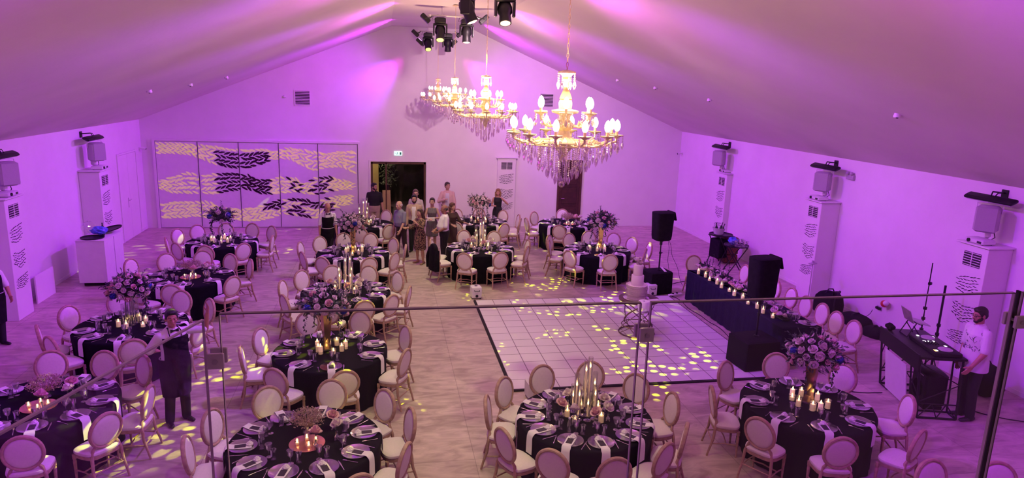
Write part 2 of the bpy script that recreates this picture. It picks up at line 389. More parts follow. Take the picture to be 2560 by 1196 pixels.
# main glass door in the gable wall
b = MB(); fw = .06
for x0, x1, z0, z1 in ((DX0-.06, DX0, 0, DZ+.06), (DX1, DX1+.06, 0, DZ+.06), (DX0, DX1, DZ, DZ+.06)): b.b3(x0, x1, D-.03, D+.1, z0, z1)
struct('trim_1', b, MT['trim'], 'thin white frame round the wide glass entrance')
dr = thing('door_1', 'wide glazed entrance door showing the dark courtyard', None, ((DX0+DX1)/2, D+.08, 0)); dr['kind'] = 'structure'
b = MB(); hw = (DX1-DX0)/2-.01
for x0, x1, z0, z1 in ((-hw, -hw+fw, 0, DZ-.02), (hw-fw, hw, 0, DZ-.02), (-hw, hw, DZ-.09, DZ-.02), (-hw, hw, 0, .07)): b.b3(x0, x1, -.02, .03, z0, z1)
b.build('door_frame', MT['bronze'], dr)
b = MB(); b.b3(-.42, hw-fw, 0, .008, .07, DZ-.09); b.build('glass_pane', MT['pane'], dr)
b = MB(); b.b3(-.45, -.40, -.02, .03, .05, DZ-.05); b.build('door_stile', MT['bronze'], dr)
# courtyard beyond
b = MB(); b.b3(-3, 5, D+.2, 30, -.22, -.02); struct('floor_courtyard', b, MT['outfloor'], 'dim stone paving outside the entrance')
b = MB(); b.b3(-3, 5, 29.6, 29.8, -.02, 4); b.b3(-3.1, -3, D+.2, 29.8, 0, 4); b.b3(5, 5.1, D+.2, 29.8, 0, 4); struct('wall_courtyard', b, MT['outdark'], 'dark planted wall across the courtyard')
b = MB(); b.b3(-1.6, -.18, 26.3, 26.5, 0, 3); struct('trim_2', b, MT['outwall'], 'lit ochre wall end seen through the open side of the entrance')
lamp('courtyard_lamp', 'POINT', (-.4, 25.2, 2.6), (1, .75, .4), 28, rad=.1)
bd = thing('notice_board', 'tall yellow board leaning in the entrance beside the man in black', 'board', (.12, 24.75, -.02))
b = MB(); b.prism([(-.16, 0), (.16, 0), (.12, 1.22), (-.16, 1.22)], (0, 0, 0), (1, 0, 0), (0, 0, 1), (0, 1, 0), .05); b.build('panel', MT['outwall'], bd)
b = MB(); b.tube([(-.1, .05, 1.1), (-.1, .4, 0)], .012, 6); b.tube([(.1, .05, 1.1), (.1, .4, 0)], .012, 6); b.build('prop', MT['brown'], bd)
def leafquad(b, p, d, ln, wd, nrm=None):
    d = d.normalized(); up = nrm or Vector((R.uniform(-1, 1), R.uniform(-1, 1), R.uniform(-.2, 1)))
    s = d.cross(up)
    if s.length < 1e-3: s = d.cross(Vector((1, .2, .1)))
    s.normalize(); n = s.cross(d)
    q = [p, p+d*ln*.35+s*wd*.5+n*ln*.04, p+d*ln*.75+s*wd*.38-n*ln*.03, p+d*ln-n*ln*.10, p+d*ln*.75-s*wd*.38-n*ln*.03, p+d*ln*.35-s*wd*.5+n*ln*.04]
    m_ = p+d*ln*.5-n*ln*.04
    b.add(q+[m_], [(i, (i+1) % 6, 6) for i in range(6)])
pl = thing('potted_tree', 'leafy dark tree standing outside the entrance door', 'tree', (.18, 25.9, -.02))
b = MB(); b.lathe([(.14, 0), (.19, .38), (.2, .4), (.17, .4), (.16, .36)], n=14); b.build('pot', MT['black'], pl)
b = MB(); b.tube([(0, 0, .3), (.02, 0, 1.2), (-.03, 0, 2.2)], [.03, .025, .012], 6); b.build('trunk', MT['brown'], pl)
b = MB()
for i in range(420):
    c = Vector((R.gauss(0, .13), R.gauss(0, .13), R.uniform(1.25, 2.45)))
    leafquad(b, c, Vector((R.uniform(-1, 1), R.uniform(-1, 1), R.uniform(-.8, .6))), .13, .045)
b.build('foliage', MT['leaf2'], pl)

# brown door and white side door
dr = thing('door_2', 'dark brown panelled door in the gable wall behind the chandelier', None, ((BX0+BX1)/2, D, 0)); dr['kind'] = 'structure'
hw = (BX1-BX0)/2
b = MB(); b.b3(-hw, hw, -.04, -.001, .01, BZ)
for z0, z1 in ((.15, .75), (.85, 1.45), (1.55, 2.2)): b.box((0, -.045, (z0+z1)/2), (hw*1.45, .02, z1-z0), 0, .008)
b.build('door_leaf', MT['brown'], dr)
b = MB()
for x0, x1, z0, z1 in ((-hw-.07, -hw, 0, BZ+.07), (hw, hw+.07, 0, BZ+.07), (-hw, hw, BZ, BZ+.07)): b.b3(x0, x1, -.055, -.001, z0, z1)
b.build('door_frame', MT['bronze'], dr)
b = MB(); b.tube([(-hw+.08, -.05, 1.05), (-hw+.08, -.09, 1.05), (-hw+.2, -.09, 1.05)], .012, 6); b.build('handle', MT['chrome'], dr)
dr = thing('door_3', 'flush white door in the purple side wall near the far corner', None, (XL, 22.65, 0)); dr['kind'] = 'structure'
b = MB(); b.b3(.001, .02, -.74, .74, .01, 2.6); b.build('door_leaf', MT['plaster'], dr)
b = MB()
for y0, y1, z0, z1 in ((-.80, -.75, 0, 2.66), (.75, .80, 0, 2.66), (-.75, .75, 2.61, 2.66)): b.b3(.001, .03, y0, y1, z0, z1)
b.b3(.018, .022, -.012, -.004, .02, 2.6); b.build('door_frame', MT['trim'], dr)
b = MB(); b.b3(.02, .03, -.20, -.16, .98, 1.28); b.tube([(.03, -.18, 1.2), (.07, -.18, 1.2), (.07, -.04, 1.21)], .012, 6); b.build('handle', MT['satin'], dr)

# ------------------------------------------------------------------ leaf ornament
def leafpoly(cx, cy, ang, ln, wd):
    P = [(-.5, 0), (-.28, .36), (.05, .5), (.34, .3), (.5, 0), (.3, -.34), (-.02, -.5), (-.32, -.3)]
    ca, sa = math.cos(ang), math.sin(ang); o = []
    for a, c in P:
        c = c*(1 if c > 0 else .75)
        a2, c2 = a*ln, c*wd; o.append((cx+a2*ca-c2*sa, cy+a2*sa+c2*ca))
    return o
def band(keys, rows, step, rnd, jitter=.12):
    """leaf sprays following a wavy centre line; keys = (x, yc, half height)"""
    out = []; x0, x1 = keys[0][0], keys[-1][0]
    def at(x):
        for a, c in zip(keys, keys[1:]):
            if a[0] <= x <= c[0]:
                t = (x-a[0])/(c[0]-a[0]); t = t*t*(3-2*t); return a[1]+(c[1]-a[1])*t, a[2]+(c[2]-a[2])*t
        return keys[-1][1], keys[-1][2]
    for r_ in range(rows):
        s = (r_+.5)/rows*2-1; x = x0+step*.5*(r_ % 2)
        while x < x1:
            yc, hh = at(x); y2, h2 = at(min(x1, x+step)); slope = math.atan2((y2+s*h2)-(yc+s*hh), step)
            rowh = 2*hh/rows
            sgn = 1 if (r_ % 2) else -1
            ang = slope+sgn*rnd.uniform(.28, .55); ln = step*rnd.uniform(1.1, 1.32)
            wd = min(rowh*.98, step*.44)*rnd.uniform(.8, 1.05)
            out.append((x, yc+s*hh, leafpoly(x+rnd.uniform(-.1, .1)*step, yc+s*hh, ang, ln, wd)))
            x += step*.76
    return out
# five folding panels with leaf cut-outs; crop pixels -> wall metres
def pw(x, y):
    X = 380+x/4.43; Y = 330+y/4.43; s = Y-(.01*(X-640))
    return (-7.3+(x-(15+y*.085))*(6.45/2265)*(1+.0), 2.88-(y-118-(x-20)*.012)*(2.85/940))
def pk(keys): return [(pw(x, y)[0], pw(x, y)[1], h*2.85/940) for x, y, h in keys]
TOPB = pk([(60, 195, 60), (200, 190, 58), (400, 205, 60), (550, 235, 82), (700, 275, 110), (900, 305, 115), (1050, 310, 112), (1200, 280, 88), (1350, 268, 45), (1500, 245, 62), (1650, 290, 95), (1800, 335, 118), (1950, 325, 85), (2100, 310, 92), (2275, 345, 140)])
MIDB = pk([(90, 590, 45), (250, 590, 100), (400, 570, 128), (600, 590, 115), (700, 580, 125), (900, 560, 105), (1050, 565, 85), (1200, 615, 82), (1300, 620, 90), (1450, 600, 100), (1600, 600, 80), (1700, 640, 60), (1850, 615, 110), (2000, 590, 90), (2150, 600, 55), (2280, 612, 42)])
BOTB = pk([(130, 880, 85), (300, 865, 95), (500, 860, 90), (620, 870, 100), (800, 900, 50), (1000, 930, 72), (1150, 930, 82), (1300, 895, 95), (1450, 850, 92), (1600, 850, 105), (1750, 870, 112), (1850, 895, 102), (2000, 830, 90), (2150, 785, 62), (2280, 765, 48)])
rr = random.Random(3)
leaves = band(TOPB, 5, .205, rr)+band(MIDB, 5, .205, rr)+band(BOTB, 5, .205, rr)
PX = [-7.27, -5.98, -4.71, -3.44, -2.17, -.86]
dk0, dk1 = pw(680, 300)[0], pw(1290, 300)[0]
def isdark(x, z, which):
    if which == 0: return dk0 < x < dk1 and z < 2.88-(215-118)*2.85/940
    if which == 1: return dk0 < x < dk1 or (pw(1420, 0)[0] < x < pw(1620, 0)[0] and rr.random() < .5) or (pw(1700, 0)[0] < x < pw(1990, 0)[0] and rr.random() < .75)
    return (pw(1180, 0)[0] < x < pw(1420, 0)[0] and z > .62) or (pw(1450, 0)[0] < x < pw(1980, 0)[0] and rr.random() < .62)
nT, nM = len(band(TOPB, 5, .205, random.Random(1))), len(band(MIDB, 5, .205, random.Random(1)))
pnames = ['leftmost', 'second from the corner', 'middle', 'fourth from the corner', 'nearest the glass door']
for i in range(5):
    x0, x1 = PX[i]+.006, PX[i+1]-.006
    t = thing('folding_screen', 'white folding screen with gold and dark leaf cut-outs, '+pnames[i], 'folding screen', ((x0+x1)/2, D-.03, 0), 0, 'leaf-patterned folding panels')
    c = (x0+x1)/2
    b = MB(); b.b3(x0-c, x1-c, -.01, .028, .03, 2.87); b.build('board', MT['cream'], t, False)
    g = MB(); k = MB()
    for q, (x, z, poly) in enumerate(leaves):
        if not (x0 <= x < x1): continue
        wch = 0 if q < nT else (1 if q < nT+nM else 2)
        poly = [(min(max(a, x0+.004), x1-.004)-c, min(max(e, .05), 2.85)) for a, e in poly]
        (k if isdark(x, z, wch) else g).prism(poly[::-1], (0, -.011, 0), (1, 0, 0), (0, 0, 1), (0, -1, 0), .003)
    if g.v: tagp(g.build('gold_leaves', MT['goldglow'], t, False), 'leaf cut-outs given a warm gold glow')
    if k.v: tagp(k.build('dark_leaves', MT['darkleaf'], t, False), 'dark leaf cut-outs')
    b = MB(); b.b3(x1-c-.006, x1-c+.006, -.02, .0, .03, 2.89); b.build('hinge_post', MT['slit'], t)
b = MB(); b.b3(-7.36, -7.28, D-.06, D-.001, 0, 2.90); b.b3(-.85, -.78, D-.06, D-.001, 0, 2.90); b.b3(-7.36, -.78, D-.06, D-.001, 2.9, 2.97)
struct('trim_3', b, MT['trim'], 'white frame round the leaf-patterned folding panels')

# ventilation grilles
def grille(name, label, loc, w_, h_, n, face='y', par=None, cat='vent', rim=.03):
    t = thing(name, label, cat, loc) if par is None else par
    f = MB(); s = MB(); k = MB()
    f.b3(-w_/2, w_/2, -.02, 0, h_/2-rim, h_/2); f.b3(-w_/2, w_/2, -.02, 0, -h_/2, -h_/2+rim)
    f.b3(-w_/2, -w_/2+rim, -.02, 0, -h_/2+rim, h_/2-rim); f.b3(w_/2-rim, w_/2, -.02, 0, -h_/2+rim, h_/2-rim)
    k.b3(-w_/2+rim, w_/2-rim, -.005, 0, -h_/2+rim, h_/2-rim)
    for i in range(n):
        z = -h_/2+rim+(i+.5)*(h_-2*rim)/n; s.b3(-w_/2+rim, w_/2-rim, -.018, -.006, z-.008, z+.008)
    f.build('frame', MT['trim'], t); k.build('backing', MT['slit'], t); s.build('slats', MT['trim'], t)
    return t
grille('wall_vent', 'square white louvred vent high on the gable wall above the leaf panels', (-2.62, D-.001, 4.39), .52, .5, 9)
grille('wall_vent', 'square white louvred vent high on the gable wall behind the chandelier', (5.7, D-.001, 4.55), .52, .5, 9)
t = thing('junction_box', 'small white box on the gable wall beside the square vent', 'box', (-3.18, D-.001, 4.42)); b = MB(); b.box((0, -.02, 0), (.08, .04, .08), 0, .008); b.build('cover', MT['trim'], t)

# ------------------------------------------------------------------ air-conditioning columns
def column_face(par, w_, y, n):                     # face in the local x-z plane looking to -y
    rr2 = random.Random(5)
    b = MB(); s = MB()
    for z0, z1, fl in ((1.55, 1.98, 0), (1.02, 1.42, 1), (.62, .92, 0)):
        zc = (z0+z1)/2; hh = (z1-z0)/2*.88
        keys = [(-w_*.34, zc+(.06 if fl else -.02), hh*.75), (0, zc-.02, hh), (w_*.34, zc+.03, hh*.85)]
        for x, z, poly in band(keys, 6, w_*.155, rr2):
            if abs(x) > w_*.36: continue
            cx = sum(p[0] for p in poly)/8; cz = sum(p[1] for p in poly)/8
            b.prism([(cx+(p[0]-cx)*.8, cz+(p[1]-cz)*.42) for p in poly][::-1], (0, y-.001, 0), (1, 0, 0), (0, 0, 1), (0, -1, 0), .003)
    tagp(b.build('leaf_slits', MT['slit'], par, False), 'dark leaf-shaped slits')
    k = MB(); k.b3(-w_*.30, w_*.30, y-.004, y, 2.10, 2.36); k.build('grille_opening', MT['slit'], par)
    for i in range(6): s.b3(-w_*.30, w_*.30, y-.014, y-.004, 2.115+i*.045, 2.125+i*.045)
    s.b3(-.008, .008, y-.016, y-.004, 2.1, 2.36)
    s.build('louvre', MT['trim'], par)
def ac_column(loc, rz, w_, dpt, label, extras=True):
    t = thing('air_column', label, 'air conditioner column', loc, rz, 'air columns along the walls')
    b = MB(); b.box((0, dpt/2, 1.24), (w_, dpt-.002, 2.48), 0, .008); b.build('casing', MT['plaster'], t)
    b = MB(); b.box((0, dpt/2-.02, 2.505), (w_+.10, dpt+.06, .03), 0, .006); b.build('top_shelf', MT['trim'], t)
    column_face(t, w_, 0, 0)
    return t
def place(t, dx, dz, dy):                           # local -> world offset for things on the columns
    return t.matrix_basis @ Vector((dx, dy, dz))
def speaker_proto():
    t = thing('wall_speaker', 'x', 'speaker', (0, 0, 0), 0, 'white wall speakers above the air columns')
    b = MB(); pts = [(-.15, -.2), (.15, -.2), (.19, 0), (.15, .17), (-.15, .17), (-.19, 0)]
    b.box((0, -.02, 0), (.36, .26, .48), 0, .045); b.build('cabinet', MT['greyplast'], t)
    b = MB(); b.box((0, -.153, 0), (.31, .012, .43), 0, .006); b.build('front_grille', mat('speaker_mesh', (.5, .47, .5), .7, var=.1, scale=200, bump=.8, bscale=300), t)
    b = MB(); b.box((.02, .17, -.1), (.09, .14, .55), 0, .03); b.tube([(-.19, .02, .1), (-.2, .05, .27), (0, .06, .29), (.2, .05, .27), (.19, .02, .1)], .012, 6); b.build('bracket', MT['whiteplast'], t)
    b = MB(); b.tube([(.1, .12, -.2), (.14, .14, -.34), (.05, .1, -.42)], .008, 6); b.build('lead', MT['cable'], t)
    return t
def projector_proto():
    t = thing('projector', 'x', 'projector', (0, 0, 0), 0, 'white projectors on the air columns')
    b = MB(); b.box((0, 0, .055), (.40, .28, .09), 0, .02); b.build('case', MT['whiteplast'], t)
    b = MB(); b.tube([(-.1, -.13, .055), (-.1, -.16, .055)], .032, 12); b.build('lens', MT['black'], t)
    b = MB(); b.box((.12, -.142, .05), (.09, .006, .04), 0, .002); b.build('air_vent', MT['slit'], t)
    for x in (-.15, .15):
        for y in (-.09, .09): b = MB(); b.tube([(x, y, 0), (x, y, .015)], .015, 8); b.build('foot', MT['black'], t)
    return t
def heater_proto():
    t = thing('infrared_heater', 'x', 'heater', (0, 0, 0), 0, 'black bar heaters high on the side walls')
    rot = Matrix.Rotation(math.radians(25), 3, 'X'); b = MB(); b.box((0, 0, 0), (1.0, .17, .075), 0, .025)
    b.v = [tuple(rot @ Vector(v)) for v in b.v]; b.build('housing', MT['black'], t)
    b = MB(); b.box((0, -.02, -.04), (.92, .10, .012), 0, .004); b.v = [tuple(rot @ Vector(v)) for v in b.v]; b.build('heating_plate', MT['greyplast'], t)
    b = MB(); b.tube([(0, 0, .03), (-.02, .05, .12), (.0, .28, .10)], .014, 6); b.tube([(.07, 0, .03), (.09, .05, .11), (.0, .28, .10)], .01, 6); b.box((0, .29, .08), (.14, .02, .16), 0, .006); b.build('bracket', MT['black'], t)
    return t
SPK = PRJ = HTR = None
cols = [((10.74-.02, 20.32, 0), -PI/2, .62, .20, 'far purple-lit column beside the drinks tray stand', 'far right column'),
        ((10.40, 14.96, 0), -PI/2, .60, .505, 'tall white air column behind the long head table', 'column behind the head table'),
        ((10.40, 10.22, 0), -PI/2, .62, .505, 'tall white air column behind the DJ', 'column behind the DJ'),
        ((-7.20, 19.53, 0), PI/2, .66, .495, 'tall white air column beside the white service cabinet', 'column by the service cabinet'),
        ((-7.30, 15.10, 0), PI/2, .62, .395, 'tall white air column at the left edge of the picture', 'column at the left edge'),
        ((4.32, D-.12, 0), 0, .66, .118, 'flat white air column on the gable wall behind the woman in black', '')]
for i, (loc, rz, w_, dp, lab, nm) in enumerate(cols):
    t = ac_column(loc, rz, w_, dp, lab)
    if i == 5: continue
    right = loc[0] > 0
    turn = rz+(.62 if right else -.62)*(1 if i != 4 else 1)
    wx = XR if right else XL; sx = -1 if right else 1
    p = Vector((wx+sx*.36, loc[1]+(-.02), 2.98))
    if SPK is None:
        SPK = speaker_proto(); SPK.location = p; SPK.rotation_euler = (0, 0, 0)
        s_ = SPK
    else: s_ = dup(SPK, p, 0)
    s_.rotation_euler = (0, 0, (-.95 if right else .95)); s_['label'] = 'white boxy loudspeaker on the wall above the '+nm
    q = Vector((loc[0]-sx*.10, loc[1], 2.52))
    if PRJ is None: PRJ = projector_proto(); p_ = PRJ; PRJ.location = q
    else: p_ = dup(PRJ, q, 0)
    p_.rotation_euler = (0, 0, -PI/2 if right else PI/2); p_['label'] = 'small white projector lying on top of the '+nm
    q = Vector((wx+sx*.30, loc[1]+.06, 3.33))
    if HTR is None: HTR = heater_proto(); h_ = HTR; HTR.location = q
    else: h_ = dup(HTR, q, 0)
    h_.rotation_euler = (0, 0, -PI/2 if right else PI/2); h_['label'] = 'black bar heater high above the '+nm

# small fixtures
ex = thing('exit_sign', 'green and white lit emergency exit sign above the entrance', 'sign', (.505, D-.001, 2.60))
b = MB(); b.box((0, -.02, 0), (.27, .04, .145), 0, .005); b.build('case', mat('exit_sign_face', (.75, .9, .85), .4, emit=(.55, 1, .85), es=.9), ex)
b = MB(); gy = -.043
b.b3(.055, .11, gy, gy+.003, -.045, .045)
b.ell((-.02, gy, .035), (.012, .003, .012), 8, 6); b.tube([(-.02, gy, .02), (-.03, gy, -.01), (-.01, gy, -.02), (-.015, gy, -.05)], .006, 5); b.tube([(-.03, gy, -.01), (-.06, gy, -.035)], .006, 5); b.tube([(-.045, gy, .01), (-.02, gy, .015), (.01, gy, 0)], .005, 5)
b.tube([(-.11, gy, 0), (-.07, gy, 0)], .005, 5)
tagp(b.build('running_figure_symbol', mat('exit_green', (.0, .30, .16), .5), ex), 'green running figure and doorway')
def camera_small(loc, rz, label):
    t = thing('security_camera', label, 'camera', loc, rz)
    b = MB(); b.tube([(0, 0, 0), (0, -.08, 0)], .02, 8); b.box((0, -.01, 0), (.07, .02, .07), 0, .005); b.build('mount', MT['whiteplast'], t)
    b = MB(); b.tube([(0, -.07, .01), (0, -.20, -.02)], .035, 10); b.build('body', MT['whiteplast'], t)
    b = MB(); b.tube([(0, -.20, -.02), (0, -.208, -.022)], .03, 10); b.build('lens', MT['black'], t)
camera_small((XL+.001, 23.85, 2.66), PI/2, 'small white security camera in the corner by the leaf panels')
camera_small((XR-.001, 23.85, 2.78), -PI/2, 'small white security camera in the far corner of the bright purple wall')
t = thing('emergency_light', 'small twin-spot emergency light on the purple wall between two heaters', 'light', (XR-.001, 14.4, 3.22), -PI/2)
b = MB(); b.box((0, -.03, -.06), (.26, .06, .12), 0, .01); b.build('box', MT['greyplast'], t)
for s_ in (-1, 1): b = MB(); b.ell((s_*.07, -.07, .03), .045, 10, 8); b.build('lamp_head', MT['greyplast'], t)
def ceil_z(x): return HE+(HP-HE)*(x-XL)/(XP0-XL) if x < XP0 else (HP if x < XP1 else HE+(HP-HE)*(XR-x)/(XR-XP1))
for x, y, lab in ((-5.05, 16.6, 'small white smoke detector on the slope above the service cabinet, nearest the side wall'), (-4.7, 18.6, 'small white smoke detector on the left slope, middle one'), (-4.2, 20.3, 'small white smoke detector on the left slope, farthest one'),
                  (6.75, 19.6, 'small white detector on the right slope, farthest one'), (7.2, 17.8, 'small dark detector on the right slope between two others'), (7.8, 15.8, 'small white detector on the right slope above the head table'), (8.0, 9.7, 'white detector dome on the right slope nearest the camera')):
    z = ceil_z(x); t = thing('smoke_detector', lab, 'smoke detector', (x, y, z))
    b = MB(); b.lathe([(.055, -.05), (.06, -.02), (.05, .0), (.05, .04)], n=14); b.build('case', MT['whiteplast'], t)
    b = MB(); b.lathe([(.018, -.065), (.02, -.048)], n=8); b.build('sensor', MT['black'], t)
for loc, rz, lab in (((XR-.001, 12.86, .42), -PI/2, 'double wall socket with plugs behind the equipment bags'), ((8.3, D-.001, .45), 0, 'white socket low on the gable wall right of the brown door'), ((5.35, D-.001, .32), 0, 'white socket low on the gable wall left of the brown door')):
    t = thing('wall_socket', lab, 'socket', loc, rz); b = MB(); b.box((0, -.006, 0), (.16, .012, .09), 0, .003); b.build('plate', MT['greyplast'], t)
    if rz: b = MB(); b.box((-.04, -.035, 0), (.06, .05, .06), 0, .008); b.box((.04, -.035, 0), (.06, .05, .06), 0, .008); b.build('plugs', MT['black'], t)
# gallery balustrade
def bal_panel(x0, x1, y0, y1, label):
    dx, dy = x1-x0, y1-y0; ln = math.hypot(dx, dy); rz = math.atan2(dy, dx)
    t = thing('glass_balustrade', label, 'glass balustrade', (x0, y0, MZ), rz, 'glass panels of the gallery balustrade')
    b = MB(); b.b3(.006, ln-.006, -.003, .003, .002, 1.10); b.build('pane', MT['pane'], t, False)
    e_ = .0062 if abs(dy) < .1 else .0035
    b = MB(); b.b3(.006, ln-.006, -e_, e_, 1.099, 1.103); tagp(b.build('polished_top_edge', MT['edge' if abs(dy) < .1 else 'edge2'], t, False), 'polished top edge of the glass')
    for q0, q1 in ((.005, .0065), (ln-.0065, ln-.005)):
        b = MB(); b.b3(q0, q1, -e_, e_, .002, 1.10); b.build('polished_side_edge', MT['edge2'], t, False)
        if e_ < .005: continue
        b = MB(); b.b3(q0-.0005, q1+.0005, -e_-.0008, -e_+.0012, .002, 1.10); b.build('edge_bevel', MT['edge'], t, False)
BY = 1.79
bal_panel(-.425, .735, BY, BY, 'glass balustrade panel in front of the aisle tables')
bal_panel(.755, 2.01, BY, BY, 'glass balustrade panel in front of the dance floor')
bal_panel(2.03, 3.4, BY, BY, 'glass balustrade panel at the right edge of the picture')
bal_panel(-1.04, -.447, .0, BY-.04, 'slanting glass side panel of the balustrade over the near left table')
for x, y, rz, lab, z in ((-.431, BY-.012, 0, 'square steel clamp on the glass corner beside the waiter', .98), (.745, BY-.012, 0, 'square steel clamp joining glass panels below the cake table', 1.01), (2.02, BY-.016, 0, 'square steel clamp joining glass panels near the DJ', 1.01)):
    t = thing('glass_clamp', lab, 'clamp', (x, y, MZ+z), rz, 'square clamps on the glass balustrade')
    b = MB(); b.box((0, -.012, 0), (.042, .012, .042), 0, .002); b.box((0, .03, 0), (.042, .012, .042), 0, .002); b.tube([(0, -.01, 0), (0, .03, 0)], .006, 8); b.build('plates', MT['satin'], t)
    b = MB(); b.tube([(0, -.019, 0), (0, -.022, 0)], .007, 12); b.build('screw_head', MT['greyplast'], t)
t = thing('gasket_strip', 'black upright strip between two glass panels near the DJ', 'strip', (2.021, BY, MZ))
b = MB(); b.b3(-.0035, .0035, -.006, .006, .002, 1.108); b.build('strip', MT['black'], t, False)

# ------------------------------------------------------------------ dance floor
FX0, FX1, FY0, FY1 = 2.12, 6.956, 10.46, 15.35
t = thing('dance_floor', 'white tiled portable dance floor with black edging beside the head table', 'dance floor', (FX0, FY0, 0))
b = MB(); b.b3(.0, FX1-FX0, .0, FY1-FY0, .001, .03); tagp(b.build('tiles', MT['dance'], t, False), 'white square tiles')
b = MB(); W_, H_ = FX1-FX0, FY1-FY0
for q in ((-.05, 0, -.05, H_+.05), (W_, W_+.05, -.05, H_+.05)):
    b.prism([(q[0], .001), (q[1], .001), (q[1]-(.0 if q[0] < 0 else .04), .032), (q[0]+(.04 if q[0] < 0 else 0), .032)], (0, q[2], 0), (1, 0, 0), (0, 0, 1), (0, 1, 0), q[3]-q[2])
b.b3(0, W_, -.05, 0, .001, .028); b.b3(0, W_, H_, H_+.02, .001, .028)
tagp(b.build('edging', MT['flatblack'], t, False), 'black ramp edging')
for x, y, lab in ((2.16, 15.62, 'small white spark machine at the far aisle corner of the dance floor'), (6.55, 15.5, 'small white spark machine beside the far covered subwoofer'), (2.40, 10.18, 'small white spark machine behind the front right-of-aisle table')):
    t = thing('spark_machine', lab, 'effects machine', (x, y, 0), .1, 'white spark machines round the dance floor')
    b = MB(); b.box((0, 0, .16), (.24, .24, .28), 0, .02); b.build('case', MT['whiteplast'], t)
    b = MB(); b.tube([(-.06, -.12, .22), (-.06, -.15, .20), (.06, -.15, .20), (.06, -.12, .22)], .008, 6); b.build('handle', MT['black'], t)
    b = MB(); b.tube([(0, -.122, .08), (0, -.128, .08)], .035, 12); b.tube([(0, 0, .30), (0, 0, .306)], .04, 12); b.build('nozzle', MT['black'], t)
    for i in (-1, 1):
        for j in (-1, 1): b = MB(); b.tube([(i*.09, j*.09, 0), (i*.09, j*.09, .03)], .015, 8); b.build('foot', MT['black'], t)
TC = {'A': (-0.95, 7.8), 'B': (-0.86, 10.69), 'C': (2.6, 8.0), 'D': (5.86, 8.0), 'E': (-4.4, 9.2), 'F': (-4.3, 12.2), 'G': (-4.15, 15.3), 'H': (-4.19, 18.66), 'I': (-0.77, 17.2), 'J': (-0.78, 13.9), 'K': (2.53, 17.6), 'L': (3.0, 21.2), 'M': (5.67, 17.26), 'N': (5.75, 20.85), 'O': (-0.6, 20.9)}
CH = {'H': [(-164, 1.3), (-131, 1.27), (-95, 1.27), (-56, 1.27), (-9, 1.27), (43, 1.49), (70, 1.49), (98, 1.44), (127, 1.5), (152, 1.45)], 'G': [(-119, 1.35), (-90, 1.27), (-37, 1.27), (28, 1.27), (62, 1.27), (93, 1.5), (123, 1.5), (151, 1.62)], 'F': [(-160, 1.31), (-130, 1.27), (-71, 1.27), (-21, 1.27), (35, 1.33), (71, 1.4), (116, 1.46), (156, 1.31)], 'E': [(-75, 1.27), (-37, 1.27), (-2, 1.27), (49, 1.37), (77, 1.3), (109, 1.42)], 'A': [(-175, 1.28), (-60, 1.27), (-26, 1.27), (13, 1.28), (43, 1.29), (80, 1.27), (118, 1.27), (155, 1.27)], 'B': [(-172, 1.32), (-122, 1.27), (-77, 1.27), (-26, 1.27), (21, 1.27), (72, 1.39), (110, 1.45), (154, 1.27)], 'J': [(-145, 1.34), (-101, 1.27), (-72, 1.27), (-45, 1.27), (-16, 1.31), (34, 1.27), (71, 1.35), (105, 1.41), (135, 1.39), (170, 1.27)], 'I': [(-152, 1.27), (-120, 1.27), (-71, 1.27), (-38, 1.29), (2, 1.28), (38, 1.27), (74, 1.5), (102, 1.5), (130, 1.4), (162, 1.38)], 'O': [(-92, 1.5), (-55, 1.27), (61, 1.41)], 'K': [(-161, 1.27), (-114, 1.42), (-75, 1.27), (-30, 1.27), (2, 1.27), (65, 1.32), (102, 1.4), (168, 1.27)], 'L': [(-129, 1.27), (-66, 1.39), (-21, 1.27), (7, 1.27), (45, 1.27), (83, 1.27), (117, 1.27)], 'M': [(-140, 1.27), (-93, 1.27), (-34, 1.27), (-2, 1.46), (27, 1.36), (54, 1.5), (82, 1.5), (111, 1.27), (138, 1.46), (164, 1.27)], 'N': [(-178, 1.27), (-114, 1.27), (-61, 1.27), (80, 1.5), (130, 1.27)], 'C': [(-155, 1.27), (-123, 1.29), (-92, 1.34), (-60, 1.27), (-33, 1.28), (6, 1.27), (38, 1.29), (70, 1.4), (103, 1.27), (136, 1.27), (165, 1.27)], 'D': [(-149, 1.27), (-106, 1.29), (-58, 1.42), (-13, 1.39), (35, 1.4), (76, 1.38), (121, 1.27), (168, 1.32)]}
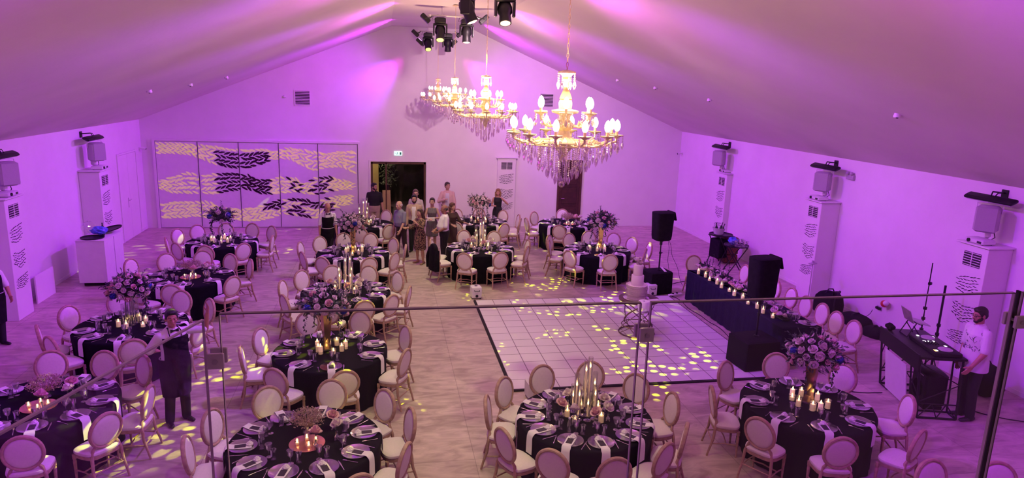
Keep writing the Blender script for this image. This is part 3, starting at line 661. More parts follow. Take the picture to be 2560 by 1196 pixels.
# ------------------------------------------------------------------ chairs
def make_chair(label):
    t = thing('dining_chair', label, 'chair', (0, 0, 0), 0, 'ivory oval-back chairs')
    tilt = Matrix.Rotation(math.radians(9), 3, 'X'); oc = Vector((0, 0, .725))
    def ov(a, rx, rz_, y=0): return oc+tilt @ Vector((rx*math.sin(a), y, rz_*math.cos(a)))
    b = MB(); n = 28
    b.tube([ov(2*PI*i/n, .200, .222) for i in range(n)], .021, 8, close=True, flat=1.25, up=(tilt @ Vector((0, 1, 0))))
    for s in (-1, 1):
        b.tube([oc+tilt @ Vector((s*.125, 0, -.18)), Vector((s*.155, .045, .50)), Vector((s*.185, .03, .40))], [.018, .02, .022], 8)
    b.build('backrest_frame', MT['chairwood'], t)
    b = MB()
    for y0, y1, k in ((-.026, .0, 1), (.0, .028, 1)):
        n = 24; rings = []
        for q in range(5):
            u = q/4; yy = (y0 if k and y0 < 0 else y1)*math.sin(u*PI/2)*1.0; sc = math.cos(u*PI/2)**.35 if u < 1 else 0.02
            rings.append([ov(2*PI*i/n, .187*max(sc, .02), .208*max(sc, .02), yy) for i in range(n)])
        if y0 < 0: b.loft(rings, True)
        else: b.loft([r_[::-1] for r_ in rings], True)
    tagp(b.build('back_cushion', MT['uphol'], t), 'ivory linen oval back pad')
    def seatring(z, ins):
        P = []
        n = 28
        for i in range(n):
            a = 2*PI*i/n; cx, cy = math.cos(a), math.sin(a)
            x = math.copysign(abs(cx)**.55, cx); y = math.copysign(abs(cy)**.55, cy)
            wx = (.235+.02*y)-ins; P.append(Vector((x*wx, .182+y*(.188-ins)+(.018*math.cos(x*PI/2) if y > 0 else 0)*1, z)))
        return P
    b = MB(); b.loft([seatring(.425, .012), seatring(.445, .0), seatring(.468, .004), seatring(.487, .03), seatring(.494, .09), seatring(.497, .17)])
    tagp(b.build('seat', MT['uphol'], t), 'ivory linen seat')
    b = MB(); b.loft([seatring(.375, .02), seatring(.385, .008), seatring(.425, .004)]); b.build('seat_frame', MT['chairwood'], t)
    for s in (-1, 1):
        b = MB(); b.tube([(s*.185, .03, .41), (s*.195, .015, .25), (s*.205, -.03, .1), (s*.21, -.055, 0)], [.022, .019, .016, .015], 8); b.build('leg', MT['chairwood'], t)
        b = MB(); b.lathe([(.013, 0), (.015, .02), (.012, .03), (.015, .10), (.019, .24), (.021, .31), (.016, .325), (.024, .34), (.024, .40)], (s*.205, .345, 0), 10); b.build('leg', MT['chairwood'], t)
    b = MB()
    for s in (-1, 1): b.tube([(s*.197, .005, .185), (s*.203, .18, .20), (s*.205, .345, .185)], .010, 6)
    b.tube([(-.203, .19, .198), (0, .20, .215), (.203, .19, .198)], .010, 6); b.tube([(-.197, .0, .21), (.197, .0, .21)], .010, 6)
    b.build('stretcher', MT['chairwood'], t)
    return t
HOURS = ['twelve', 'one', 'two', 'three', 'four', 'five', 'six', 'seven', 'eight', 'nine', 'ten', 'eleven']
def clock(a):                                         # twelve o'clock points away from the gallery
    h = round(((90-a) % 360)/15) % 24
    return (HOURS[h//2]+" o'clock") if h % 2 == 0 else 'half past '+HOURS[h//2]
TN = dict(A='front table left of the aisle', B='second table left of the aisle', J='third table left of the aisle', I='fourth table left of the aisle', O='fifth table left of the aisle',
          E='nearest far-left table', F='second far-left table', G='third far-left table', H='fourth far-left table',
          C='front table right of the aisle', K='second table right of the aisle', L='third table right of the aisle',
          D='front table beside the DJ booth', M='round table beyond the wedding cake', N='round table by the brown door')
CHAIR0 = None
def put_chair(x, y, facing, label):
    """facing = direction (radians) the sitter looks"""
    global CHAIR0
    rz = facing-PI/2
    if CHAIR0 is None:
        CHAIR0 = make_chair(label); CHAIR0.location = (x, y, 0); CHAIR0.rotation_euler = (0, 0, rz); return CHAIR0
    return dup(CHAIR0, (x, y, 0), rz, label)
for k, lst in CH.items():
    cx, cy = TC[k]
    for a, r_ in lst:
        r_ = max(r_, 1.29)
        A_ = math.radians(a); nm = 'ivory oval-back chair at '+clock(a)+', '+TN[k]
        put_chair(cx+r_*math.cos(A_), cy+r_*math.sin(A_), A_+PI+R.uniform(-.08, .08), nm)
for (x, y, fx, fy, lab) in ((6.2, 6.1, 0, -1, 'ivory chair top peeping over the bottom edge, nearest the DJ-side front table'), (6.95, 5.95, -.4, -1, 'ivory chair top cut by the bottom right corner of the picture'), (-4.45, 6.95, .1, -1, 'ivory chair cut by the bottom left corner, overlapping another chair')):
    put_chair(x, y, math.atan2(fy, fx), lab)
hl = ['at the far short end of the head table', 'second from the far end behind the head table, behind the covered speaker', 'third from the far end behind the head table', 'fourth from the far end behind the head table', 'fifth from the far end behind the head table', 'third from the near end behind the head table', 'second from the near end behind the head table', 'nearest one behind the head table, beside the big bouquet']
for i, (x, y, f) in enumerate(((7.75, 15.72, -PI/2), (8.62, 14.75, PI), (8.62, 13.40, PI), (8.64, 12.80, PI), (8.60, 12.22, PI), (8.64, 11.72, PI), (8.60, 11.22, PI), (8.60, 10.70, PI))):
    put_chair(x, y, f, 'ivory oval-back chair '+hl[i])
# dark jacket over a chair of table K
jx, jy = TC['K'][0]+1.31*math.cos(math.radians(-161)), TC['K'][1]+1.31*math.sin(math.radians(-161))

# ------------------------------------------------------------------ round tables
def make_table():
    t = thing('round_table', 'x', 'table', (0, 0, 0), 0, 'round tables under black cloths')
    b = MB(); b.lathe([(.87, .70), (.885, .71), (.885, .735), (.87, .742)], n=40); b.build('tabletop', MT['walnut'], t)
    for i in range(4):
        a = PI/4+i*PI/2; b = MB(); b.tube([(.55*math.cos(a), .55*math.sin(a), .70), (.66*math.cos(a), .66*math.sin(a), 0)], .016, 8); b.build('leg', MT['black'], t)
    return t
def cloth_mesh():
    n = 144; rings = []
    prof = [(.05, .752, 0), (.5, .752, 0), (.84, .752, 0), (.878, .751, 0), (.893, .745, 0), (.901, .73, 0), (.902, .69, .05), (.895, .60, .2), (.888, .45, .4), (.890, .25, .8), (.897, .012, 1)]
    b = MB()
    rn = random.Random(9); ph = [rn.uniform(0, 6.28) for _ in range(5)]
    for r_, z, k in prof:
        ring = []
        for i in range(n):
            a = 2*PI*i/n
            f = .013*math.sin(11*a+ph[0])+.010*math.sin(17*a+ph[1])+.008*math.sin(26*a+ph[2])+.006*math.sin(5*a+ph[3])-.02
            rr_ = r_+k*f*1.3-(k*.004); ring.append(Vector((rr_*math.cos(a), rr_*math.sin(a), z)))
        rings.append(ring)
    b.loft(rings[::-1]+[], True)
    # drop the floor cap
    b.f = [f for f in b.f if not (len(f) == n and all(abs(b.v[q][2]-.012) < 1e-4 for q in f))]
    return b.mesh('tablecloth', MT['cloth'])
CLM = cloth_mesh(); TAB0 = None
for i, (k, (cx, cy)) in enumerate(TC.items()):
    lab = 'round banquet table hidden under black cloth, '+TN[k]
    if TAB0 is None: TAB0 = make_table(); TAB0.location = (cx, cy, 0); TAB0['label'] = lab; TABM = {}
    else: dup(TAB0, (cx, cy, 0), 0, lab)
    o = bpy.data.objects.new('tablecloth', CLM); COL.objects.link(o); o.location = (cx, cy, 0); o.rotation_euler = (0, 0, i*1.3)
    tagp(o, 'floor-length black cloth over the '+TN[k], 'tablecloth', 'black round tablecloths')

# ------------------------------------------------------------------ place settings
TZ = .7535
def mk_plate():
    b = MB(); b.lathe([(.09, .002), (.11, .004), (.158, .016), (.166, .019), (.166, .022), (.155, .019), (.108, .009), (.02, .008)], n=28); return b.mesh('charger_plate', MT['plateglass'])
def mk_tumbler():
    b = MB(); b.lathe([(.024, .001), (.030, .004), (.032, .06), (.035, .135), (.032, .135), (.029, .06), (.027, .012), (.002, .010)], n=12, cap=False); return b.mesh('tumbler', MT['glass'])
def mk_goblet():
    b = MB(); b.lathe([(.034, .0), (.034, .003), (.006, .008), (.005, .075), (.02, .088), (.036, .115), (.041, .17), (.039, .17), (.034, .118), (.016, .093), (.002, .09)], n=12, cap=False); return b.mesh('wine_glass', MT['glass'])
def mk_card():
    b = MB(); b.box((0, 0, .0015), (.075, .125, .003)); return b.mesh('menu_card', MT['card'])
def mk_fav():
    b = MB(); n = 14
    for k, (r_, z) in enumerate(((.040, .012), (.030, .024), (.018, .034))):
        for i in range(6):
            a = i*PI/3+k*.5; b.ell((r_*.55*math.cos(a), r_*.55*math.sin(a), z), (r_*.55, r_*.55, .014), 7, 5)
    b.ell((0, 0, .015), (.036, .036, .016), 10, 6); return b.mesh('rosette_favour', MT['favour'])
def mk_fork():
    b = MB(); b.tube([(0, -.10, .004), (0, -.02, .004), (0, .035, .006)], [.006, .003, .003], 6, flat=.35)
    for x in (-.008, -.0027, .0027, .008): b.tube([(x*.4, .035, .006), (x, .05, .007), (x, .09, .005)], .0016, 4)
    b.box((0, .045, .006), (.019, .018, .0025)); return b.mesh('fork', MT['silver'])
def mk_knife():
    b = MB(); b.tube([(0, -.11, .004), (0, -.02, .004)], [.0065, .005], 6, flat=.5); b.tube([(0, -.02, .004), (.001, .05, .004), (0, .115, .003)], [.006, .009, .002], 6, flat=.15); return b.mesh('table_knife', MT['silver'])
def mk_napkin():
    b = MB(); prof = [(.60, .7640), (.66, .7643), (.80, .7668), (.855, .7772), (.876, .7768), (.893, .762), (.905, .745), (.913, .72), (.915, .62), (.916, .50)]
    prof = [(r_-.70, z-TZ) for r_, z in prof]; th = .004; w_ = .055
    out = []
    for i, (r_, z) in enumerate(prof):
        p0 = Vector((prof[max(i-1, 0)])); p1 = Vector(prof[min(i+1, len(prof)-1)]); tt = (p1-p0).normalized(); nn = Vector((-tt.y, tt.x))
        lo, hi = Vector((r_, z)), Vector((r_, z))+nn*th
        ww = w_*(1+.06*math.sin(i*1.7))
        out.append([Vector((-ww, lo.x, lo.y)), Vector((ww, lo.x, lo.y)), Vector((ww, hi.x, hi.y)), Vector((-ww, hi.x, hi.y))])
    b.loft(out); return b.mesh('napkin', MT['napkin'])
SM = dict(charger_plate=mk_plate(), tumbler=mk_tumbler(), wine_glass=mk_goblet(), menu_card=mk_card(), rosette_favour=mk_fav(), fork=mk_fork(), table_knife=mk_knife(), napkin=mk_napkin())
DESC = dict(charger_plate=('round clear glass charger plate', 'plate', 'glass charger plates'), tumbler=('cut-glass tumbler', 'glass', 'cut-glass tumblers'), wine_glass=('stemmed wine glass', 'wine glass', 'stemmed wine glasses'),
            menu_card=('small black menu card', 'menu card', 'black menu cards'), rosette_favour=('white rosette favour', 'favour', 'white rosette favours'), fork=('steel fork', 'fork', 'steel forks'),
            table_knife=('steel knife', 'knife', 'steel knives'), napkin=('white hanging napkin', 'napkin', 'white napkins'))
def item(kind, x, y, z, rz, where, extra=''):
    o = bpy.data.objects.new(kind, SM[kind]); COL.objects.link(o); o.location = (x, y, z); o.rotation_euler = (0, 0, rz)
    d = DESC[kind]; tagp(o, d[0]+extra+', '+where, d[1], d[2]); return o
SET_ANG = {k: [a for a, _ in v] for k, v in CH.items()}
SET_ANG['E'] = [-75, -37, -2, 40, 77, 109, 145, 180, 216, 250]; SET_ANG['C'] = [-155, -121, -90, -55, -25, 10, 45, 80, 112, 145]+[175]
SET_ANG['A'] = [-175, -139, -103, -67, -30, 8, 43, 80, 118, 150]; SET_ANG['B'] = [-172, -125, -85, -26, 15, 60, 105, 150]; SET_ANG['O'] = [-92, -55, 61, -20, -140]
SET_ANG['G'] = [-116, -85, -37, 20, 62, 93, 128, 170, -150]; SET_ANG['F'] = [-156, -125, -85, -40, 0, 35, 71, 116, 150]; SET_ANG['J'] = [-140, -100, -65, -30, 5, 36, 71, 105, 138, 170]
SET_ANG['I'] = [-149, -115, -74, -36, 2, 38, 74, 102, 133, 165]; SET_ANG['K'] = [-150, -114, -75, -30, 2, 38, 72, 104, 140, 172]; SET_ANG['H'] = [-160, -128, -95, -56, -9, 27, 60, 95, 127, 155]
SET_ANG['M'] = [-140, -100, -55, -15, 20, 54, 85, 118, 150, 180]; SET_ANG['L'] = [-129, -95, -60, -21, 12, 45, 83, 120, 155]; SET_ANG['N'] = [-178, -140, -100, -61, -20, 80, 130]
for k, angs in SET_ANG.items():
    cx, cy = TC[k]; far = k in 'HILKMNO'
    for a in angs:
        A_ = math.radians(a); u = Vector((math.cos(A_), math.sin(A_), 0)); v = Vector((-u.y, u.x, 0)); rz = A_-PI/2
        # local x = -v direction, local y = u (outward)
        where = clock(a)+', '+TN[k]
        def P(rr_, tt): q = Vector((cx, cy, 0))+u*rr_+v*tt; return q.x, q.y
        item('charger_plate', *P(.70, 0), TZ, rz, where)
        item('napkin', *P(.70, 0), TZ, rz, where)
        item('menu_card', *P(.73, 0), TZ+.0172, rz+R.uniform(-.1, .1), where)
        item('rosette_favour', *P(.625, R.uniform(-.02, .02)), TZ+.0150, R.uniform(0, 6), where)
        item('tumbler', *P(.49+R.uniform(-.02, .02), .10), TZ, 0, where)
        item('wine_glass', *P(.50+R.uniform(-.02, .02), .005+R.uniform(0, .01)), TZ, 0, where)
        if not far:
            item('fork', *P(.74, -.185), TZ, rz+PI+.1, where, ' left of the plate')
            item('table_knife', *P(.74, .182), TZ, rz+PI-.05, where)
# ------------------------------------------------------------------ flowers
def rose_mesh(m, nm, seed=1):
    rn = random.Random(seed); b = MB()
    for ring, (cnt, r_, h_, op) in enumerate(((3, .012, .030, .1), (4, .020, .030, .35), (5, .030, .026, .75), (6, .040, .016, 1.15))):
        for i in range(cnt):
            a = 2*PI*i/cnt+ring*.6; c, s = math.cos(a), math.sin(a); wd = r_*1.5
            V = []
            for (u, t) in ((-.35, 0), (.35, 0), (-.62, .5), (.62, .5), (-.45, 1), (.45, 1), (0, 1.12)):
                rad = r_*(.35+.75*t*(.6+.4*op)); z = -.02+h_*(t*(1.25-.45*op))+.018*(1-op*.6)*t
                x, y = rad, u*wd; V.append((c*x-s*y, s*x+c*y, z+rn.uniform(-.001, .001)))
            b.add(V, [(0, 1, 3, 2), (2, 3, 5, 4), (4, 5, 6)])
    b.ell((0, 0, -.006), (.022, .022, .020), 8, 5)
    return b.mesh(nm, m)
ROSE = [rose_mesh(MT['rose'], 'white_rose', 1), rose_mesh(MT['blush'], 'blush_rose', 2)]
def hyd():
    b = MB(); rn = random.Random(4)
    for i in range(90):
        d = Vector((rn.gauss(0, 1), rn.gauss(0, 1), rn.gauss(0, 1))).normalized(); p = d*.052
        s = d.cross(Vector((.3, .5, .8))).normalized(); t2 = d.cross(s)
        q = rn.uniform(0, 3); s, t2 = s*math.cos(q)+t2*math.sin(q), t2*math.cos(q)-s*math.sin(q)
        b.add([p, p+s*.014+d*.004, p+t2*.014+d*.004, p-s*.014+d*.004, p-t2*.014+d*.004], [(0, 1, 2), (0, 2, 3), (0, 3, 4), (0, 4, 1)])
    b.ell((0, 0, 0), .05, 10, 7); return b.mesh('blue_hydrangea', MT['bluefl'])
HYD = hyd()
def addchild(par, nm, me, loc, rot, sc, label=None):
    o = bpy.data.objects.new(nm, me); COL.objects.link(o); o.parent = par; o.location = loc; o.rotation_euler = rot; o.scale = (sc,)*3
    if label: o['label'] = label
    return o
def bouquet(t, c, rad, hgt, nrose, seed, nblue=3, leafn=420, trail=2, darkf=.6):
    rn = random.Random(seed); bl = [MB(), MB()]; c = Vector(c)
    def dirn():
        while True:
            d = Vector((rn.gauss(0, 1), rn.gauss(0, 1), rn.gauss(.25, .9)))
            if d.length > .1:
                d.normalize()
                if d.z > -.62: return d
    for i in range(leafn):
        d = dirn(); k = rn.uniform(.35, 1.0); p = c+Vector((d.x*rad*k, d.y*rad*k, d.z*hgt*k))
        q = (d+Vector((rn.uniform(-.7, .7), rn.uniform(-.7, .7), rn.uniform(-.5, .5)))).normalized()
        st = R.getstate(); R.seed(seed*1000+i); leafquad(bl[0] if rn.random() < darkf else bl[1], p, q, rn.uniform(.06, .11), rn.uniform(.022, .04)); R.setstate(st)
    for i in range(22):                                # sprigs
        d = dirn(); d.z = abs(d.z)*.8-.1; d.normalize(); p0 = c+Vector((d.x*rad*.7, d.y*rad*.7, d.z*hgt*.7)); p1 = p0+d*rn.uniform(.14, .26)+Vector((0, 0, rn.uniform(-.04, .06)))
        bb = bl[rn.randrange(2)]; bb.tube([p0, (p0+p1)/2+Vector((0, 0, .015)), p1], .0035, 4)
        for j in range(9):
            p = p0.lerp(p1, .25+.75*j/8); leafquad(bb, p, (d+Vector((rn.uniform(-1, 1), rn.uniform(-1, 1), rn.uniform(-1, 1)))).normalized(), .045, .018)
    for i in range(trail):                             # trailing strands
        a = rn.uniform(0, 6.28); p = c+Vector((math.cos(a)*rad*.8, math.sin(a)*rad*.8, -hgt*.4))
        for j in range(26):
            p = p+Vector((rn.uniform(-.012, .012), rn.uniform(-.012, .012), -.013)); leafquad(bl[0], p, Vector((rn.uniform(-1, 1), rn.uniform(-1, 1), -.5)), .045, .025)
    core = MB(); core.ell(c, (rad*.6, rad*.6, hgt*.55), 14, 9); bl[0].add(core.v, core.f)
    t1 = bl[0].build('dark_foliage', MT['leaf'], t, False); tagp(t1, 'dark dusky green leaves')
    bl[1].build('pale_foliage', MT['leaf2'], t, False)
    ga = PI*(3-math.sqrt(5))
    for i in range(nrose):
        z = 1-(i+.5)/nrose*1.5; rr_ = math.sqrt(max(0, 1-z*z)); a = i*ga+seed
        d = Vector((rr_*math.cos(a), rr_*math.sin(a), z)); k = rn.uniform(.88, 1.06)
        p = c+Vector((d.x*rad*k, d.y*rad*k, d.z*hgt*k)); e = (d+Vector((rn.uniform(-.25, .25),)*3)).to_track_quat('Z', 'Y').to_euler()
        w_ = rn.random() < .78
        addchild(t, 'rose', ROSE[0 if w_ else 1], p, e, rn.uniform(.85, 1.55), None if w_ else 'blush pink rose')
    for i in range(nblue):
        a = i*2.2+seed*1.7; d = Vector((math.cos(a)*.85, math.sin(a)*.85, rn.uniform(-.25, .45))).normalized()
        p = c+Vector((d.x*rad*.95, d.y*rad*.95, d.z*hgt*.95)); addchild(t, 'blue_hydrangea', HYD, p, (0, 0, a), rn.uniform(.95, 1.25), 'deep blue flower head')
TT = .7535
def tall_flowers(k, label, stand, seed, rad=.33, zc=1.42, hgt=.25, dx=0, dy=0, nr=34, nb=3, leafn=420, trail=2):
    cx, cy = TC[k]; t = thing('tall_bouquet', label, 'flower arrangement', (cx+dx, cy+dy, TT), seed*.7, 'tall flower centrepieces')
    if stand == 'gold':
        b = MB()
        def sq(w_, z, tw=0): return [Vector((w_*math.cos(tw+PI/4+i*PI/2), w_*math.sin(tw+PI/4+i*PI/2), z)) for i in range(4)]
        b.loft([sq(.085, .0), sq(.06, .12), sq(.075, .30, .1), sq(.105, zc-TT-.12, .1)]); b.build('mirror_stand', MT['goldstand'], t, False)
        b = MB(); b.box((0, 0, .008), (.2, .2, .016), 0, .003); b.build('base', MT['black'], t)
    elif stand == 'clear':
        for i in range(4):
            a = i*PI/2+.4; x, y = .085*math.cos(a), .085*math.sin(a); h_ = zc-TT-.10-(.05*i)
            b = MB(); b.lathe([(.05, .002), (.055, .004), (.055, h_), (.052, h_), (.052, .01), (.002, .01)], (x, y, 0), 16, False); b.build('cylinder_vase', MT['vase'], t)
        b = MB()
        for i in range(12): a = i*.52; b.tube([(.09*math.cos(a), .09*math.sin(a), .05), (.05*math.cos(a+.4), .05*math.sin(a+.4), zc-TT-.05)], .004, 5)
        b.build('stems', MT['leaf2'], t)
    elif stand == 'wire':
        b = MB(); h_ = zc-TT-.06
        for i in range(8): a = i*PI/4; b.tube([(.14*math.cos(a), .14*math.sin(a), .004), (.085*math.cos(a), .085*math.sin(a), h_*.5), (.12*math.cos(a), .12*math.sin(a), h_)], .005, 6)
        for r_, z in ((.14, .006), (.085, h_*.5), (.12, h_)): b.tube([(r_*math.cos(i*PI/12), r_*math.sin(i*PI/12), z) for i in range(24)], .005, 6, close=True)
        b.build('wire_stand', MT['copper'], t)
    else:
        b = MB(); b.lathe([(.10, 0), (.10, .008), (.012, .02), (.008, .3), (.008, zc-TT-.1), (.06, zc-TT-.08), (.06, zc-TT-.06)], n=16); b.build('slim_stand', MT['satin'], t)
    bouquet(t, (0, 0, zc-TT), rad, hgt, nr, seed, nb, leafn, trail)
    return t
tall_flowers('D', 'big white and blue bouquet on a gold stand, front table beside the DJ booth', 'gold', 3, .35, 1.47, .27, .05, .05, 44, 4, 520)
tall_flowers('B', 'leafy green and cream bouquet on a dark gold stand, second table left of the aisle', 'gold', 5, .36, 1.50, .22, -.06, .05, 34, 3, 620, 3)
tall_flowers('F', 'wide blush and white bouquet on clear cylinder vases, second far-left table', 'clear', 7, .33, 1.38, .24, -.02, .05, 40, 3, 440)
tall_flowers('I', 'white and blue bouquet on a gold stand behind the fourth table left of the aisle', 'gold', 9, .32, 1.50, .25, .0, .05, 42, 3, 420)
tall_flowers('H', 'dark blue leafy bouquet on a slim stand in front of the leaf panels', 'slim', 11, .29, 1.42, .24, .0, 0, 12, 5, 420, 4)
tall_flowers('L', 'white bouquet with trailing vines on a copper wire stand before the gable wall', 'wire', 13, .34, 1.36, .22, -.02, 0, 40, 2, 420, 5)
tall_flowers('M', 'loose white and blue bouquet on a gold stand, round table beyond the wedding cake', 'gold', 15, .36, 1.52, .27, .08, 0, 30, 3, 520, 4)

# ------------------------------------------------------------------ candles
def candle_proto(h_, r_, glass_h, nm):
    t = thing('pillar_candle' if h_ > .05 else 'tealight', 'x', 'candle', (0, 0, 0))
    b = MB(); b.lathe([(r_*.96, .006), (r_, .010), (r_, h_-.004), (r_*.92, h_), (r_*.5, h_-.004), (.002, h_-.006)], n=14); b.build('wax', MT['wax'], t)
    b = MB(); b.lathe([(.003, h_-.004), (.009, h_+.008), (.011, h_+.016), (.007, h_+.030), (.001, h_+.046)], n=8); b.build('flame', MT['flame'], t)
    if glass_h: b = MB(); g = r_+.012; b.lathe([(g*.9, .001), (g, .004), (g, glass_h), (g-.003, glass_h), (g-.003, .008), (.002, .005)], n=16, cap=False); b.build('glass_holder', MT['vase'], t)
    return t
CP = {}
def candle(kind, x, y, z, label, group):
    spec = dict(tall=(.135, .034, .05), mid=(.10, .036, .13), low=(.055, .034, .09), tea=(.025, .020, .06), tube=(.30, .012, .0), hurr=(.09, .035, .15))[kind]
    if kind not in CP: t = candle_proto(*spec, kind); CP[kind] = t; t.location = (x, y, z)
    else: t = dup(CP[kind], (x, y, z), 0)
    t['label'] = label; t['group'] = group; return t
def tube_candle_proto(h_, wax, nm):
    t = thing('tube_candle', 'x', 'candle', (0, 0, 0))
    b = MB(); g = .034; b.lathe([(.05, .0), (.05, .005), (.008, .012), (.008, h_*.12), (g, h_*.16), (g, h_), (g-.003, h_), (g-.003, h_*.17), (.002, h_*.165)], n=14, cap=False); b.build('glass_tube', MT['vase'], t)
    z0 = h_*.17; z1 = z0+wax; b = MB(); b.lathe([(.011, z0), (.011, z1-.003), (.004, z1)], n=8); b.build('wax', MT['wax'], t)
    b = MB(); b.lathe([(.003, z1), (.010, z1+.012), (.012, z1+.022), (.007, z1+.038), (.001, z1+.055)], n=8); b.build('flame', MT['flame'], t); return t
TP = {}
def tube_candle(i, x, y, label):
    spec = ((.78, .50), (.62, .34), (.50, .26), (.40, .16))[i]
    if i not in TP: t = tube_candle_proto(*spec, ''); TP[i] = t; t.location = (x, y, TT)
    else: t = dup(TP[i], (x, y, TT), 0)
    t['label'] = label; t['group'] = 'tall glass tube candles'
def budvase(x, y, label, i):
    t = thing('bud_vase', label, 'vase', (x, y, TT), i, 'bud vases with single roses')
    h_ = (.10, .14, .12)[i % 3]; b = MB(); b.lathe([(.02, .001), (.03, .01), (.03, h_*.5), (.012, h_*.75), (.014, h_), (.011, h_), (.009, h_*.75), (.026, h_*.5), (.002, .008)], n=12, cap=False); b.build('glass_bottle', MT['glass'], t)
    b = MB(); b.tube([(0, 0, .02), (.004, 0, h_+.10)], .003, 5); leafquad(b, Vector((0, 0, h_+.03)), Vector((1, .3, .6)), .05, .025); b.build('stem', MT['leaf'], t)
    addchild(t, 'rose', ROSE[i % 2], (.004, 0, h_+.115), (.2, .1*i, i), 1.6)
CK = {}
def spots(k, kinds, rn, r0, r1):
    cx, cy = TC[k]; n = len(kinds)
    for i, kd in enumerate(kinds):
        a = 2*PI*i/n+rn.uniform(-.25, .25)+.3; r_ = rn.uniform(r0, r1); deg = math.degrees(a)
        x, y = cx+r_*math.cos(a), cy+r_*math.sin(a)
        yield i, kd, x, y, clock(deg)
NMK = dict(tall='tall lit pillar candle', mid='medium lit pillar candle', low='short lit pillar candle', tea='lit tealight', hurr='lit candle in a glass jar')
rn = random.Random(21)
for k, kinds in dict(B=['tall', 'mid', 'low', 'tall', 'mid', 'tall', 'low', 'mid'], D=['tall', 'mid', 'tall', 'low', 'hurr', 'mid', 'tall', 'mid'], F=['mid', 'hurr', 'low', 'mid', 'hurr', 'low'], I=['tall', 'mid', 'hurr', 'tall', 'low', 'mid'],
                     H=['mid', 'tall', 'low', 'mid', 'tall', 'low', 'mid'], M=['mid', 'hurr', 'low', 'mid', 'hurr', 'tall'], L=['mid', 'low', 'tall', 'low', 'mid']).items():
    for i, kd, x, y, ck in spots(k, kinds, rn, .17, .27): candle(kd, x, y, TT, NMK[kd]+' at '+ck+', '+TN[k], 'candles round the tall bouquets')
for k in 'CJKO':
    cx, cy = TC[k]
    for i, (tk, a, r_) in enumerate(((0, 95, .04), (1, 10, .12), (1, 175, .13), (0, 60, .17), (2, -40, .13), (2, 215, .14), (3, -90, .11), (3, 130, .20))):
        A_ = math.radians(a); tube_candle(tk, cx+r_*math.cos(A_), cy+r_*math.sin(A_), ('tallest', 'tall', 'medium', 'short')[tk]+' glass tube candle at '+clock(a)+', '+TN[k])
    for i in range(7):
        A_ = 2*PI*i/7+.35; budvase(cx+.31*math.cos(A_), cy+.31*math.sin(A_), 'rose in a small bottle at '+clock(math.degrees(A_))+', '+TN[k], i)
    for i, kd, x, y, ck in spots(k, ['hurr', 'low', 'hurr', 'low', 'mid'], rn, .235, .25): candle(kd, x, y, TT, NMK[kd]+' at '+ck+', '+TN[k], 'low candles among the tube candles')
# baby's breath on copper plates
def breath_mesh():
    b = MB(); rn = random.Random(8)
    for i in range(620):
        d = Vector((rn.gauss(0, 1), rn.gauss(0, 1), rn.gauss(.35, .8))).normalized()
        if d.z < -.35: continue
        k = rn.uniform(.65, 1.05); p = Vector((d.x*.21*k, d.y*.21*k, .20+d.z*.125*k)); s = rn.uniform(.006, .011)
        b.add([p+Vector(q)*s for q in ((1, 0, 0), (0, 1, 0), (-1, 0, 0), (0, -1, 0), (0, 0, 1), (0, 0, -1))], [(0, 1, 4), (1, 2, 4), (2, 3, 4), (3, 0, 4), (1, 0, 5), (2, 1, 5), (3, 2, 5), (0, 3, 5)])
        if i % 3 == 0: b.tube([(d.x*.02, d.y*.02, .10), p], .0016, 3)
    return b.mesh('babys_breath', MT['breath'])
BRM = breath_mesh()
for k, dx, dy in (('A', .03, .05), ('E', 0, .03), ('G', .05, .02), ('N', .1, .03)):
    cx, cy = TC[k]
    t = thing('copper_plate', 'round copper mirror plate under candles, '+TN[k], 'plate', (cx+dx, cy+dy-.12, TT), 0, 'copper mirror plates'); b = MB(); b.lathe([(.20, .001), (.21, .004), (.21, .009), (.2, .011), (.01, .011)], n=36); b.build('plate', MT['copper'], t)
    t = thing('babys_breath_bouquet', "dried pink baby's breath bouquet in a low vase, "+TN[k], 'flower arrangement', (cx+dx-.02, cy+dy+.13, TT), R.uniform(0, 3), "baby's breath bouquets")
    b = MB(); b.lathe([(.045, .001), (.06, .02), (.05, .11), (.047, .11), (.055, .02), (.002, .01)], n=14, cap=False); b.build('vase', MT['vase'], t)
    o = bpy.data.objects.new('blossom_cloud', BRM); COL.objects.link(o); o.parent = t; o['label'] = 'cloud of tiny dried blossoms'
    for i, (px, py) in enumerate(((-.11, -.02), (.10, .02), (-.01, .08), (.03, -.10))): candle('tea', cx+dx+px, cy+dy-.12+py, TT+.0115, 'lit tealight '+('at the left', 'at the right', 'at the back', 'at the front')[i]+' plate edge, '+TN[k], 'tealights on the copper plates')
    for i in range(3): A_ = 2.4+i*.45; budvase(cx+dx+.36*math.cos(A_*2.1), cy+dy+.30*math.sin(A_*2.1), 'pink rose bottle at '+clock(math.degrees(A_*2.1))+', '+TN[k], i+1)

# water bottle on the front right table
t = thing('water_bottle', 'small clear plastic water bottle on the front table right of the aisle', 'bottle', (TC['C'][0]-.32, TC['C'][1]-.38, TT))
b = MB(); b.lathe([(.028, .001), (.031, .01), (.031, .13), (.013, .17), (.013, .185), (.01, .185), (.028, .13), (.028, .01), (.002, .008)], n=12, cap=False); b.build('bottle', MT['vase'], t)
b = MB(); b.lathe([(.015, .183), (.015, .205)], n=10); b.build('cap', MT['whiteplast'], t)

